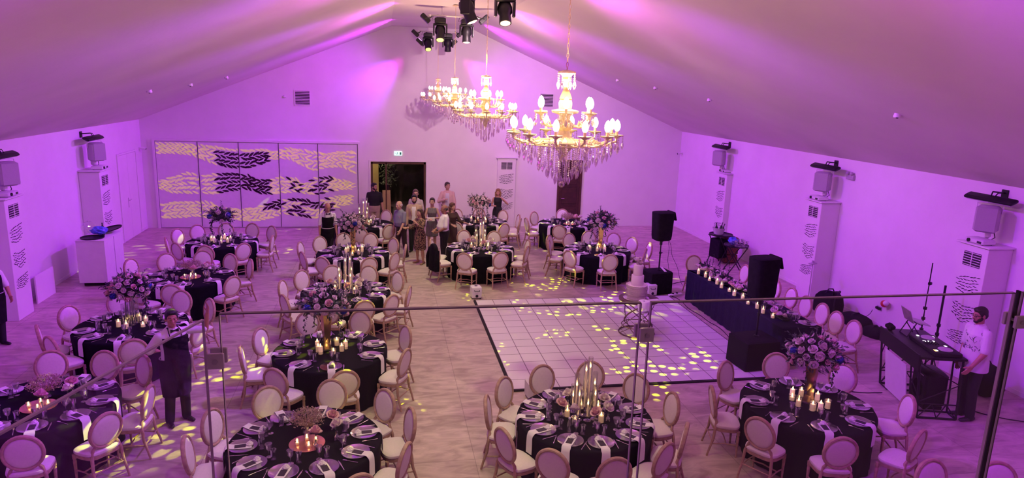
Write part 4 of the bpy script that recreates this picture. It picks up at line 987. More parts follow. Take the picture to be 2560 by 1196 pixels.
# ------------------------------------------------------------------ head table
HX0, HX1, HY0, HY1 = 7.30, 8.12, 10.95, 15.12
t = thing('head_table', 'long head table hidden under a navy cloth beside the dance floor', 'table', ((HX0+HX1)/2, (HY0+HY1)/2, 0))
b = MB(); b.box((0, 0, .725), (HX1-HX0-.04, HY1-HY0-.04, .03)); b.build('tabletop', MT['walnut'], t)
for i in (-1, 1):
    for j in (-1, 0, 1): b = MB(); b.tube([(i*.33, j*1.9, 0), (i*.33, j*1.9, .71)], .018, 8); b.build('leg', MT['black'], t)
b = MB(); w_, h_ = (HX1-HX0)/2, (HY1-HY0)/2; per = []
def perim(n=220):
    L_ = 4*(w_+h_); out = []
    for i in range(n):
        s = i/n*L_
        if s < 2*w_: out.append((-w_+s, -h_, 0, -1))
        elif s < 2*w_+2*h_: out.append((w_, -h_+s-2*w_, 1, 0))
        elif s < 4*w_+2*h_: out.append((w_-(s-2*w_-2*h_), h_, 0, 1))
        else: out.append((-w_, h_-(s-4*w_-2*h_), -1, 0))
    return out
PR = perim(); rings = []
for z, k, ins in ((.012, 1, 0), (.30, .7, 0), (.55, .4, 0), (.72, .1, 0), (.745, 0, .004), (.7495, 0, .014), (.75, 0, .06)):
    rings.append([Vector((x-nx*ins+nx*k*(.012*math.sin(x*23+y*19)+.01*math.sin(y*41+x*31)+.01), y-ny*ins+ny*k*(.012*math.sin(x*23+y*19)+.01), z)) for x, y, nx, ny in PR])
b.loft(rings, True); n = len(PR); b.f = [f for f in b.f if not (len(f) == n and abs(b.v[f[0]][2]-.012) < 1e-4)]
o = b.build('tablecloth', MT['navy']); o.location = t.location; tagp(o, 'navy floor-length cloth over the long head table', 'tablecloth')
# flower runner, candles and settings of the head table
rn = random.Random(31)
segs = [('far end', 14.75), ('far middle', 14.0), ('middle', 13.2), ('near middle', 12.4), ('near end', 11.6)]
for i, (nm, y) in enumerate(segs):
    t = thing('flower_runner', 'low white and pink flower mound at the '+nm+' of the head table', 'flower arrangement', (7.62, y, .751), 0, 'flower mounds along the head table')
    b = MB(); b.box((0, 0, .02), (.16, .5, .04), 0, .01); b.build('flower_tray', MT['leaf'], t)
    bl = MB(); st = R.getstate(); R.seed(50+i)
    if i in (3, 4): cnt, hh = 110, .10
    else: cnt, hh = 230, .17
    for q in range(cnt): leafquad(bl, Vector((rn.uniform(-.10, .10), rn.uniform(-.30, .30), rn.uniform(.03, hh))), Vector((rn.uniform(-1, 1), rn.uniform(-1, 1), rn.uniform(-.2, 1))), .09, .03)
    if i in (0, 1):
        for q in range(3):
            bx, by = rn.uniform(-.05, .05), rn.uniform(-.25, .25); H_ = rn.uniform(.38, .55); bl.tube([(bx, by, .04), (bx+.03, by, H_)], .004, 5)
            for s in range(16): leafquad(bl, Vector((bx+.03*s/16, by, .12+(H_-.12)*s/16)), Vector((rn.uniform(-1, 1), rn.uniform(-1, 1), .3)), .035, .02)
    R.setstate(st); bl.build('foliage', MT['leaf'], t, False)
    for q in range(14 if i < 3 else 6): addchild(t, 'rose', ROSE[q % 3 == 2], (rn.uniform(-.13, .13), -.30+.045*q if i < 3 else -.28+.1*q, rn.uniform(.10, .20) if i < 3 else .12), (rn.uniform(-.7, .7), rn.uniform(-.7, .7), rn.uniform(0, 3)), rn.uniform(1.0, 1.6))
    if i == 3: addchild(t, 'blue_hydrangea', HYD, (.1, 0, .16), (0, 0, 0), 1.2, 'deep blue flower head')
rows = ['nearest the far end', 'second from the far end', 'third from the far end', 'fourth from the far end', 'fifth from the far end', 'sixth from the far end', 'seventh from the far end', 'eighth from the far end', 'ninth from the far end', 'tenth from the far end', 'eleventh from the far end', 'nearest the near end']
for i in range(12):
    y = 14.72-i*.29; kd = ('mid', 'hurr', 'low')[i % 3]
    candle(kd, 7.40+.04*(i % 2), y, .7505, NMK[kd]+' along the head table, '+rows[i], 'candles along the head table')
for i in range(7):
    y = 14.75-i*.60
    where = 'head table place '+('nearest the far end', 'second from the far end', 'third from the far end', 'in the middle', 'third from the near end', 'second from the near end', 'nearest the big bouquet')[i]
    item('charger_plate', 7.94, y, .7505, -PI/2, where); item('menu_card', 7.95, y, .775, -PI/2, where); item('rosette_favour', 7.88, y, .7735, 0, where)
    item('tumbler', 7.77, y+.17, .7505, 0, where); item('wine_glass', 7.77, y+.06, .7505, 0, where)
    item('fork', 7.95, y-.2, .7505, -PI/2+PI, where); item('table_knife', 7.95, y+.2, .7505, PI/2, where)
# ------------------------------------------------------------------ chandeliers (origin at the centre of the lower arms)
def strand_mesh(nb, step, drop, m, nm):
    b = MB(); z = 0
    for i in range(nb):
        s = .0085; p = Vector((0, 0, z)); b.add([p+Vector(q) for q in ((s, 0, 0), (0, s, 0), (-s, 0, 0), (0, -s, 0), (0, 0, s*1.25), (0, 0, -s*1.25))], [(0, 1, 4), (1, 2, 4), (2, 3, 4), (3, 0, 4), (1, 0, 5), (2, 1, 5), (3, 2, 5), (0, 3, 5)]); z -= step
    b.lathe([(.002, z+.012), (.012, z-.004), (.016, z-.026), (.010, z-.05), (.001, z-drop)], n=6); return b.mesh(nm, m, False)
def make_chandelier():
    t = thing('chandelier', 'x', 'chandelier', (1.7, CHANDS[0], 4.60), 0, 'crystal chandeliers in a row')
    top = HP-4.60
    b = MB(); z = .57; i = 0
    while z < top-.03:
        n = 10; ring = []
        for q in range(n):
            a = 2*PI*q/n; u = .009*math.cos(a); v = .026*math.sin(a); ring.append((u if i % 2 else 0, 0 if i % 2 else u, z+v))
        b.tube(ring, .0032, 5, close=True); z += .043; i += 1
    tagp(b.build('chain', MT['gilt'], t), 'pale gilt link chain')
    b = MB(); b.lathe([(.07, top-.04), (.075, top-.02), (.03, top-.0)], n=14); b.build('ceiling_rose', MT['gilt'], t)
    b = MB(); b.lathe([(.01, -.30), (.03, -.27), (.05, -.20), (.11, -.14), (.13, -.10), (.07, -.06), (.05, .0), (.10, .04), (.105, .06), (.05, .09), (.055, .15), (.125, .17), (.13, .19), (.06, .205), (.065, .26), (.055, .29), (.03, .31)], n=20)
    b.lathe([(.02, .40), (.03, .42), (.028, .46), (.045, .48), (.03, .50), (.06, .525), (.085, .535), (.082, .55), (.02, .565)], n=18); b.build('stem', MT['gilt'], t)
    b = MB(); b.lathe([(.052, .285), (.060, .30), (.028, .385), (.026, .41)], n=18); tagp(b.build('glass_vase', MT['amber'], t), 'peach coloured glass vase section')
    for k in range(18):
        up = k >= 12; a = (k*PI/6+.12) if not up else ((k-12)*PI/3+.30); r_ = .50 if not up else .265; zc = -.03 if not up else .165
        c, s = math.cos(a), math.sin(a)
        pr = [(.05, -.05 if not up else .10), (.13 if not up else .09, -.11 if not up else .05), (.28 if not up else .16, -.13 if not up else .04), (.41 if not up else .22, -.11 if not up else .06), (r_, zc-.045), (r_, zc)]
        b = MB(); b.tube([(c*x, s*x, z) for x, z in pr], .011, 7); b.tube([(c*x, s*x, z) for x, z in ((r_*.55, pr[2][1]), (r_*.62, pr[2][1]+.05), (r_*.72, pr[2][1]+.02))], .008, 6)
        b.build('arm', MT['gilt'], t)
        b = MB(); b.lathe([(.012, -.02), (.03, -.005), (.062, .008), (.066, .014), (.05, .012), (.014, .006), (.013, .05), (.011, .052)], (c*r_, s*r_, zc), 16); cu = b.build('candle_cup', MT['gilt'], t)
        b = MB(); b.lathe([(.012, .05), (.024, .062), (.031, .088), (.029, .115), (.017, .143), (.002, .158)], (c*r_, s*r_, zc), 12); b.build('bulb', MT['bulb'], t)
    sm = strand_mesh(3, .022, .07, MT['crystal'], 'crystal_drop')
    for k in range(18):
        up = k >= 12; a = (k*PI/6+.12) if not up else ((k-12)*PI/3+.30); r_ = .50 if not up else .265; zc = -.03 if not up else .165
        b = MB()
        for q in range(5):
            g = a+q*2*PI/5; off = Vector((math.cos(a)*r_+math.cos(g)*.058, math.sin(a)*r_+math.sin(g)*.058, zc-.0)); sub = strand_src(3+(q % 3)*(2 if not up else 0), .02)
            b.add([Vector(v)+off for v in sub.v], sub.f)
        b.build('crystal_drops', MT['crystal'], t, False)
    meshes = {}
    for ring_, (cnt, r_) in enumerate(((8, .07), (14, .15), (18, .235), (16, .33), (12, .42))):
        nb = (16, 13, 10, 7, 4)[ring_]
        me = strand_mesh(nb, .0215, .075, MT['crystal'], 'crystal_strand')
        for q in range(cnt):
            a = 2*PI*q/cnt+ring_*.2; o = bpy.data.objects.new('crystal_strand', me); COL.objects.link(o); o.parent = t; o.location = (r_*math.cos(a), r_*math.sin(a), -.10 if ring_ < 4 else -.12)
    b = MB()
    for r_ in (.15, .235, .33, .42): b.tube([(r_*math.cos(i*PI/14), r_*math.sin(i*PI/14), -.10 if r_ < .4 else -.12) for i in range(28)], .006, 5, close=True)
    for i in range(12): a = i*PI/6; b.tube([(.05*math.cos(a), .05*math.sin(a), -.10), (.42*math.cos(a), .42*math.sin(a), -.12)], .004, 4)
    b.build('strand_frame', MT['gilt'], t)
    b = MB()
    for q in range(8):
        a = q*PI/4; off = Vector((.082*math.cos(a), .082*math.sin(a), .53)); sub = strand_src(4, .02); b.add([Vector(v)+off for v in sub.v], sub.f)
    b.build('crown_drops', MT['crystal'], t, False)
    b = MB(); b.ell((0, 0, -.515), .03, 12, 8); b.tube([(0, 0, -.49), (0, 0, -.30)], .004, 5); b.build('crystal_ball', MT['crystal'], t, False)
    return t
def strand_src(nb, step):
    b = MB(); z = 0
    for i in range(nb):
        s = .008; p = Vector((0, 0, z)); b.add([p+Vector(q) for q in ((s, 0, 0), (0, s, 0), (-s, 0, 0), (0, -s, 0), (0, 0, s*1.25), (0, 0, -s*1.25))], [(0, 1, 4), (1, 2, 4), (2, 3, 4), (3, 0, 4), (1, 0, 5), (2, 1, 5), (3, 2, 5), (0, 3, 5)]); z -= step
    b.lathe([(.002, z+.012), (.011, z-.006), (.015, z-.028), (.001, z-.065)], n=6); return b
CHN = make_chandelier()
cl = ['crystal chandelier nearest the gallery, the largest in the picture', 'crystal chandelier second from the gallery, partly before the two smallest', 'crystal chandelier third from the gallery, between the second and the farthest', 'farthest and smallest crystal chandelier, at the left end of the row']
CHN['label'] = cl[0]
for i in (1, 2, 3): dup(CHN, (1.7, CHANDS[i], 4.60), .3*i, cl[i])

# ------------------------------------------------------------------ stage bars and moving heads
def head_proto():
    t = thing('moving_head_light', 'x', 'stage light', (0, 0, 0), 0, 'black moving-head stage lights on the ceiling bars')
    b = MB(); b.box((0, 0, -.075), (.27, .24, .13), 0, .02); b.box((0, 0, -.005), (.18, .05, .02), 0, .004); b.build('base', MT['black'], t)
    b = MB()
    for s in (-1, 1): b.box((s*.155, 0, -.30), (.035, .16, .26), 0, .012)
    b.box((0, 0, -.165), (.34, .18, .045), 0, .015); b.build('yoke', MT['black'], t)
    hd = bpy.data.objects.new('lamp_body', None); 
    b = MB(); b.lathe([(.06, .17), (.10, .15), (.125, .08), (.125, -.02), (.095, -.06), (.105, -.20), (.105, -.215)], n=20)
    o = b.build('lamp_body', MT['black'], t); bpy.data.objects.remove(hd)
    o.location = (0, 0, -.34)
    b = MB(); b.lathe([(.085, -.212), (.085, -.218), (.06, -.228), (.002, -.232)], n=20); l = b.build('lens', MT['yellowlens'], o)
    b = MB(); b.tube([(-.09, 0, .135), (-.05, -.06, .175), (.05, -.06, .175), (.09, 0, .135)], .01, 6); h2 = b.build('carry_strap', MT['greyplast'], o)
    b = MB(); b.tube([(.12, 0, -.04), (.2, 0, -.08), (.17, 0, .04), (.05, 0, .06)], .006, 5); b.build('power_lead', MT['cable'], t)
    return t, o, l
HD = None
def head(x, y, zbar, tgt, lens, label):
    """lens: material name; body aims at tgt"""
    t, o, l = head_proto(); t.location = (x, y, zbar-.04); t['label'] = label
    d = (Vector(tgt)-Vector((x, y, zbar-.38))).normalized(); rz = math.atan2(-d.x, d.y) if abs(d.x)+abs(d.y) > .01 else 0
    t.rotation_euler = (0, 0, rz)
    tilt = math.atan2(math.hypot(d.x, d.y), -d.z); o.rotation_euler = (min(tilt, .95), 0, 0)
    l.data.materials[0] = MT[lens]
ZB = 6.60
for i, y in enumerate(BARS):
    t = thing('lighting_bar', 'steel lighting bar with white end knobs, '+('nearest the gallery', 'middle one of three', 'farthest, close to the gable wall')[i], 'lighting bar', (1.72, y, ZB), 0, 'ceiling bars for stage lights')
    b = MB(); b.tube([(-.58, 0, 0), (.58, 0, 0)], .02, 10); b.tube([(-.30, 0, 0), (-.30, 0, HP-ZB-.001)], .012, 6); b.tube([(.30, 0, 0), (.30, 0, HP-ZB-.001)], .012, 6); b.build('bar', MT['satin'], t)
    b = MB(); b.ell((-.60, 0, 0), (.05, .03, .03), 10, 8); b.ell((.60, 0, 0), (.05, .03, .03), 10, 8); b.build('end_knobs', mat('white_knob', (.9, .88, .9), .4), t)
head(1.40, BARS[0], ZB, (3.9, 10.9, 0), 'palelens', 'black moving head cut by the top edge of the picture, left of two')
head(2.03, BARS[0], ZB, (2.0, 9.0, 0), 'palelens', 'black moving head at the top edge with a pale lens, right of two')
head(1.38, BARS[1], ZB, (1.1, 14.0, 0), 'yellowlens', 'black moving head with bright yellow lens on the middle bar')
head(2.02, BARS[1], ZB, (2.02, 16.6, 0), 'palelens', 'black moving head pointing straight down on the middle bar')
head(1.42, BARS[2], ZB, (1.6, 18.5, 0), 'yellowlens', 'black moving head with bright yellow lens on the farthest bar')
head(2.05, BARS[2], ZB, (2.05, 22.3, 0), 'black', 'unlit black moving head on the farthest bar')
def par(x, y, z, sx, lens, label):
    t = thing('wash_light', label, 'stage light', (x, y, z), 0, 'small tilted wash lights')
    rot = Matrix.Rotation(sx*math.radians(48), 3, 'Y')
    b = MB(); b.box((0, 0, 0), (.10, .20, .26), 0, .012); b.v = [tuple(rot @ Vector(v)) for v in b.v]; b.build('case', MT['black'], t)
    b = MB(); b.box((sx*-.056, 0, 0), (.008, .17, .22), 0, .003); b.v = [tuple(rot @ Vector(v)) for v in b.v]; b.build('led_face', MT[lens], t)
    b = MB(); b.tube([(0, -.11, 0), (-sx*.14, -.10, .03), (-sx*.15, 0, .06), (-sx*.14, .10, .03), (0, .11, 0)], .012, 6); b.tube([(-sx*.15, 0, .06), (-sx*.22, 0, ZB-z)], .014, 6); b.build('bracket', MT['black'], t)
par(1.02, BARS[1], 6.52, -1, 'black', 'small black wash light tilted outward at the left end of the middle bar')
par(2.44, BARS[1], 6.56, 1, 'black', 'small black wash light tilted outward at the right end of the middle bar')
par(1.02, BARS[2], 6.52, -1, 'black', 'small black wash light tilted outward at the left end of the farthest bar')
par(2.44, BARS[2], 6.56, 1, 'black', 'small black wash light tilted outward at the right end of the farthest bar')
par(1.17, 22.8, 6.28, -1, 'lilaclens', 'small wash light glowing lilac below the farthest bar')
par(2.25, 22.8, 6.28, 1, 'black', 'small black wash light hanging below the farthest bar')

# ------------------------------------------------------------------ loudspeakers on subwoofers
def pa(x, y, rz, lab, sw, sd, sh, zs0, zs1, prism_top):
    s = thing('subwoofer', 'subwoofer under a black fabric cover, '+lab, 'subwoofer', (x, y, 0.0), rz, 'covered subwoofers'); s.location.z = .032 if y < 15.3 else 0
    b = MB(); b.box((0, 0, sh/2), (sw, sd, sh), 0, .025)
    b.v = [(v[0]*(1+.02*math.sin(v[2]*9)), v[1]*(1+.015*math.sin(v[2]*7+1)), v[2]) for v in b.v]; b.build('cover', MT['blackfab'], s)
    if prism_top:
        b = MB(); b.box((.18, .02, sh+.0025), (.06, .42, .005), -.3); tagp(b.build('printed_strip', MT['whiteplast'], s), 'pale printed strip on top')
    z0 = s.location.z+sh
    p = thing('speaker_pole', 'black pole holding a loudspeaker above the subwoofer '+lab, 'pole', (x+.03, y, z0), rz, 'speaker poles')
    b = MB(); b.lathe([(.05, .001), (.05, .02), (.019, .03), (.019, (zs0-z0)*.55)], n=12); b.lathe([(.015, (zs0-z0)*.5), (.015, zs0-z0)], n=12); b.build('tube', MT['black'], p)
    b = MB(); b.lathe([(.03, (zs0-z0)*.55), (.03, (zs0-z0)*.55+.05)], n=12); b.tube([(.03, 0, (zs0-z0)*.55+.02), (.07, 0, (zs0-z0)*.55+.02)], .008, 6); b.lathe([(.035, zs0-z0-.12), (.035, zs0-z0-.01)], n=12); b.build('collar', MT['black'], p)
    t = thing('loudspeaker', 'black-covered loudspeaker on a pole, '+lab, 'speaker', (x+.03, y, zs0), rz, 'covered loudspeakers')
    h_ = zs1-zs0; b = MB(); n = 24
    def ring(z, wx, wy, jit=0): return [Vector((math.copysign(abs(math.cos(a))**.45, math.cos(a))*wx*(1+jit*math.sin(5*a)), math.copysign(abs(math.sin(a))**.45, math.sin(a))*wy, z)) for a in [2*PI*i/n for i in range(n)]]
    b.loft([ring(0, .17, .14), ring(.03, .215, .17), ring(.12, .225, .185, .01), ring(h_*.5, .235, .19, .012), ring(h_*.92, .25, .2, .008), ring(h_-.015, .25, .2), ring(h_, .21, .165)]); b.build('cover', MT['blackfab'], t)
    b = MB(); b.box((.235, .02, h_-.10), (.05, .33, .22), 0, .012); b.v = [(v[0]+(.06*(h_-v[2])/.22 if v[2] > h_-.22 else .06), v[1], v[2]) for v in b.v]; b.build('loose_flap', MT['blackfab'], t)
    b = MB(); b.lathe([(.06, -.03), (.06, .002)], n=12); b.build('pole_socket', MT['black'], t)
pa(6.80, 15.74, .15, 'at the far corner of the dance floor', .62, .50, .58, 1.36, 2.08, True)
pa(6.79, 11.02, .1, 'at the near end of the head table', .72, .62, .56, 1.34, 2.12, False)

# ------------------------------------------------------------------ cake table
t = thing('cake_table', 'round dark cake table on crossed bronze rings standing on the dance floor', 'table', (5.20, 12.88, .0305))
b = MB(); b.lathe([(.40, .72), (.415, .725), (.415, .755), (.40, .76)], n=40); b.build('tabletop', MT['walnut'], t)
b = MB()
for i in range(4):
    a0 = i*PI/2; pts = []
    for q in range(13):
        u = q/12; a = a0+u*PI*1.0; r_ = .36-.10*math.sin(u*PI); pts.append((r_*math.cos(a), r_*math.sin(a), .015+.70*u))
    b.tube(pts, .016, 6, flat=.45)
for i in range(3):
    a0 = i*2.1+.3; b.tube([((.38-.12*math.sin(q/12*PI))*math.cos(a0-q/12*PI*.9), (.38-.12*math.sin(q/12*PI))*math.sin(a0-q/12*PI*.9), .015+.70*q/12) for q in range(13)], .012, 6, flat=.5)
b.build('curved_leg_rings', MT['rustring'], t)
b = MB(); b.tube([(.37*math.cos(i*PI/20), .37*math.sin(i*PI/20), .013) for i in range(40)], .014, 6, close=True); b.tube([(.32*math.cos(i*PI/20), .32*math.sin(i*PI/20), .18) for i in range(40)], .010, 6, close=True); b.build('base_ring', MT['rustring'], t)
ct = .0305+.7605
t = thing('wedding_cake', 'tall white three-tier wedding cake with ruffled base and flower topper', 'cake', (5.14, 12.88, ct))
b = MB(); b.lathe([(.26, .0), (.27, .008), (.26, .015)], n=32); b.build('cake_board', MT['silver'], t)
b = MB(); rnk = random.Random(2); b.lathe([(.19, .016), (.19, .27), (.17, .285)], n=32)
for k in range(7):
    for i in range(26):
        a = 2*PI*i/26+k*.13; z = .03+k*.038; d = Vector((math.cos(a), math.sin(a), 0)); s = Vector((-d.y, d.x, 0)); p = d*.185+Vector((0, 0, z)); o_ = rnk.uniform(.02, .045)
        b.add([p-s*.026, p+s*.026, p+s*.030+d*o_+Vector((0, 0, .035)), p+d*(o_+.012)+Vector((0, 0, .042)), p-s*.030+d*o_+Vector((0, 0, .035))], [(0, 1, 2), (0, 2, 3), (0, 3, 4)])
b.build('ruffled_tier', MT['cake'], t, False)
b = MB(); b.lathe([(.125, .28), (.128, .285), (.128, .49), (.12, .50), (.05, .50)], n=32); b.build('middle_tier', MT['cake'], t)
b = MB(); b.lathe([(.095, .501), (.098, .505), (.098, .71), (.09, .718), (.03, .718)], n=32); b.build('upper_tier', MT['cake'], t)
for i, (x, y, z, s) in enumerate(((0, 0, .735, 1.3), (.03, -.02, .775, 1.2), (-.02, .01, .815, 1.1), (.02, 0, .86, .9))): addchild(t, 'rose', ROSE[0], (x, y, z), (.4-.2*i, .3*i-.4, i), s)
t = thing('folded_cloth', 'folded white cloth at the front of the cake table', 'cloth', (5.42, 12.62, ct), .2)
b = MB(); b.box((0, 0, .012), (.24, .11, .022), 0, .008); b.box((.01, 0, .03), (.22, .10, .014), 0, .006); b.build('cloth', MT['napkin'], t)
t = thing('ice_bucket_stand', 'slim steel stand in front of the cake table holding a bucket', 'stand', (5.05, 12.22, .0305))
b = MB(); b.lathe([(.13, 0), (.13, .01), (.02, .03), (.016, .40), (.014, .66), (.10, .68), (.10, .69)], n=16); b.build('stand', MT['satin'], t)
t = thing('ice_bucket', 'steel ice bucket draped with a white cloth below the cake', 'bucket', (5.05, 12.22, .7210))
b = MB(); b.lathe([(.075, 0), (.08, .005), (.10, .20), (.108, .205), (.102, .195), (.078, .012), (.002, .01)], n=24, cap=False); b.build('bucket', MT['chrome'], t)
b = MB(); rings = []
for q, (r_, z) in enumerate(((.02, .215), (.10, .218), (.116, .20), (.122, .15), (.128, .10))):
    rings.append([Vector((r_*math.cos(2*PI*i/40)*(1+.03*q*.3*math.sin(6*i*2*PI/40)), r_*math.sin(2*PI*i/40)*(1+.03*q*.3*math.sin(6*i*2*PI/40)), z-(.05*max(0, math.sin(4*i*2*PI/40)) if q > 2 else 0))) for i in range(40)])
b.loft(rings, False); b.build('draped_cloth', MT['napkin'], t)

# ------------------------------------------------------------------ DJ booth
DJX, DJY = 8.86, 9.30; DJR = -math.atan2(.33, 1.25)          # local y runs away from the gallery
def djw(x, y, z): 
    c, s = math.cos(DJR), math.sin(DJR); return Vector((DJX+x*c-y*s, DJY+x*s+y*c, z))
t = thing('dj_booth', 'black truss DJ booth with slanting front beside the purple wall', 'DJ booth', (DJX, DJY, 0), DJR)
def truss(par, y, flip):
    b = MB(); q = .018
    P = [(-.30, y, .0), (.30, y, .0), (.26, y, 1.02), (-.40, y, 1.02)]
    for a, c in zip(P, P[1:]+P[:1]): b.tube([(a[0], a[1], max(a[2], q)), (c[0], c[1], max(c[2], q))], q, 6)
    y2 = y+flip*.26; P2 = [(x, y2, z) for x, _, z in P]
    for a, c in zip(P2, P2[1:]+P2[:1]): b.tube([(a[0], a[1], max(a[2], q)), (c[0], c[1], max(c[2], q))], q*.8, 6)
    for a, c in zip(P, P2): b.tube([(a[0], a[1], max(a[2], q)), (c[0], c[1], max(c[2], q))], q*.7, 6)
    zz = [(-.30, .02), (0, .26), (.30, .02), (-.33, .26), (.29, .26), (0, .02), (-.34, .30), (.28, .62), (-.38, .62), (.27, .95)]
    b.tube([(-.31, y, .26), (.29, y, .26)], .012, 5)
    for a, c in (((-.30, .02), (-.1, .26)), ((-.1, .26), (0, .02)), ((0, .02), (.12, .26)), ((.12, .26), (.3, .02)), ((-.33, .28), (.27, .6)), ((.27, .6), (-.40, .95))): b.tube([(a[0], y, a[1]), (c[0], y, c[1])], .009, 5)
    for a, c in (((-.3, .02), (-.33, .3)), ((-.3, .3), (-.36, .6)), ((-.35, .6), (-.42, .95))): b.tube([(a[0], y, a[1]), (c[0], y2, c[1])], .009, 5)
    return b
tagp(truss(t, -.66, 1).build('side_truss', MT['black'], t), 'triangulated black side frame nearest the gallery'); truss(t, .66, -1).build('side_truss', MT['black'], t)
b = MB(); b.box((-.06, -.03, 1.04), (.72, 1.34, .04), 0, .008); b.build('desktop', MT['black'], t)
b = MB(); b.prism([(-.43, .82), (-.41, .82), (-.43, 1.09), (-.45, 1.09)], (0, -.71, 0), (1, 0, 0), (0, 0, 1), (0, 1, 0), 1.36); b.build('front_lip', MT['black'], t)
b = MB(); b.prism([(-.34, .06), (-.325, .06), (-.425, .78), (-.44, .78)], (0, -.36, 0), (1, 0, 0), (0, 0, 1), (0, 1, 0), .74); tagp(b.build('white_front_panel', MT['whiteplast'], t, False), 'white panel between the trusses')
b = MB(); b.box((-.33, .55, 1.12), (.12, .18, .12), 0, .04); b.build('corner_box', MT['blackfab'], t)
DZT = 1.0605
t = thing('dj_controller', 'black DJ mixing controller with glowing dials on the booth', 'DJ controller', djw(.02, -.24, DZT), DJR)
b = MB(); b.box((0, 0, .035), (.42, .86, .07), 0, .012); b.build('console', MT['black'], t)
for s in (-1, 1):
    b = MB(); b.lathe([(.105, .071), (.105, .082), (.095, .088), (.03, .088), (.002, .088)], (0.02, s*.27, 0), 28); b.build('jog_wheel', MT['satin'], t)
b = MB()
for i in range(5):
    for j in range(3): b.lathe([(.011, .07), (.010, .092)], (-.15+i*.045, -.05+j*.05, 0), 8)
b.build('knobs', MT['black'], t)
b = MB()
for i, (x, y) in enumerate(((-.12, .1), (-.05, .09), (.03, .1), (.11, -.1), (-.14, -.32), (.13, .33), (-.1, .36))): b.box((x, y, .0725), (.035, .05, .004), 0, .001)
tagp(b.build('lit_pads', MT['screenglow'], t), 'glowing white pads')
b = MB(); b.box((-.165, -.33, .073), (.03, .07, .004), 0, .001); b.build('orange_display', MT['orangeglow'], t)
t = thing('laptop_stand', 'black folding laptop stand on the DJ booth', 'laptop stand', djw(-.10, .34, DZT), DJR)
b = MB()
for s in (-1, 1): b.tube([(-.10, s*.13, .008), (.02, s*.13, .25), (.12, s*.13, .22)], .009, 6); b.tube([(.12, s*.13, .008), (-.02, s*.13, .20)], .009, 6)
b.tube([(.02, -.13, .25), (.02, .13, .25)], .008, 6); b.tube([(-.10, -.13, .008), (-.10, .13, .008)], .008, 6); b.build('frame', MT['black'], t)
t = thing('laptop', 'open silver laptop raised on the stand, screen edge toward the dance floor', 'laptop', djw(-.08, .34, DZT+.262), DJR)
rot = Matrix.Rotation(math.radians(12), 3, 'Y')
b = MB(); b.box((.10, 0, .008), (.24, .33, .014), 0, .004); b.v = [tuple(rot @ Vector(v)) for v in b.v]; b.build('keyboard_half', MT['laptop'], t)
b = MB(); b.box((-.06, 0, .13), (.010, .33, .24), 0, .003); r2 = Matrix.Rotation(math.radians(-22), 3, 'Y'); b.v = [tuple(r2 @ Vector(v)) for v in b.v]; b.build('screen_half', MT['laptop'], t)
t = thing('monitor_speaker', 'black floor monitor speaker under the DJ booth', 'speaker', djw(.12, -.10, 0), DJR)
b = MB(); b.box((0, 0, .34), (.36, .46, .60), 0, .05); b.b3(-.15, .15, -.2, .2, .0, .06); b.build('cabinet', MT['black'], t)
b = MB(); b.tube([(-.182, 0, .30), (-.19, 0, .30)], .15, 24); b.build('driver', MT['blackfab'], t)
b = MB(); b.box((-.183, -.08, .56), (.006, .12, .018)); b.build('badge_strip', MT['silver'], t)
def light_stand(x, y, h_, lab, big):
    t = thing('tripod_stand', lab, 'stand', (x, y, 0), .4, 'tripod stands behind the DJ booth')
    b = MB(); r_ = .022 if big else .014
    b.tube([(0, 0, .12), (0, 0, h_*.5)], r_, 8); b.tube([(0, 0, h_*.45), (0, 0, h_)], r_*.75 if not big else r_*.95, 8); b.build('pole', MT['black'], t)
    for i in range(3): a = i*2*PI/3; b = MB(); b.tube([(0, 0, .38), (.24*math.cos(a), .24*math.sin(a), .012)], .012, 6); b.build('leg', MT['black'], t)
    b = MB()
    for z in (h_*.34, h_*.45, h_*.55): b.lathe([(.034, z), (.034, z+.05)], n=10); b.tube([(0, 0, z+.025), (-.06, 0, z+.025)], .010, 6)
    if not big: b.box((.03, 0, h_*.80), (.07, .05, .06), 0, .01)
    b.build('clamps', MT['black'], t)
light_stand(10.10, 10.75, 2.03, 'thin tall black tripod stand behind the DJ booth', False)
light_stand(9.98, 10.25, 1.74, 'thick black tripod stand in front of the DJ column', True)
t = thing('backpack', 'round black bag on the floor behind the DJ', 'bag', (10.25, 9.35, 0), .3)
b = MB(); b.ell((0, 0, .30), (.22, .30, .30), 18, 12); b.v = [(x, y, max(z, .003)) for x, y, z in b.v]; b.build('bag_body', MT['blackfab'], t)
b = MB(); b.tube([(-.1, -.26, .42), (-.16, -.38, .30), (-.12, -.32, .12)], .012, 6); b.tube([(0, .0, .58), (.05, .05, .66), (.1, .0, .56)], .012, 6); b.build('strap', MT['cable'], t)
# bags by the wall
def bag(x, y, r, h_, rz, lab, strap=True, seed=1):
    t = thing('equipment_bag', lab, 'bag', (x, y, 0), rz, 'black bags along the right wall')
    b = MB(); rr_ = random.Random(seed); n = 20; rings = []
    for z, k in ((0, .92), (.06*h_, 1.0), (.45*h_, 1.02), (.75*h_, .92), (.93*h_, .68), (h_, .2)):
        rings.append([Vector((math.copysign(abs(math.cos(2*PI*i/n))**.6, math.cos(2*PI*i/n))*r[0]*k*(1+rr_.uniform(-.03, .03)), math.copysign(abs(math.sin(2*PI*i/n))**.6, math.sin(2*PI*i/n))*r[1]*k, z*1.0)) for i in range(n)])
    b.loft(rings); b.build('bag_body', MT['blackfab'], t)
    if strap: b = MB(); b.tube([(-r[0]*.6, 0, h_*.88), (-r[0]*.2, 0, h_*1.12), (r[0]*.3, 0, h_*1.1), (r[0]*.6, 0, h_*.85)], .014, 6); b.build('handle', MT['cable'], t)
bag(10.35, 13.85, (.27, .30), .52, .2, 'tall humped black bag by the wall, beside the microphone stand')
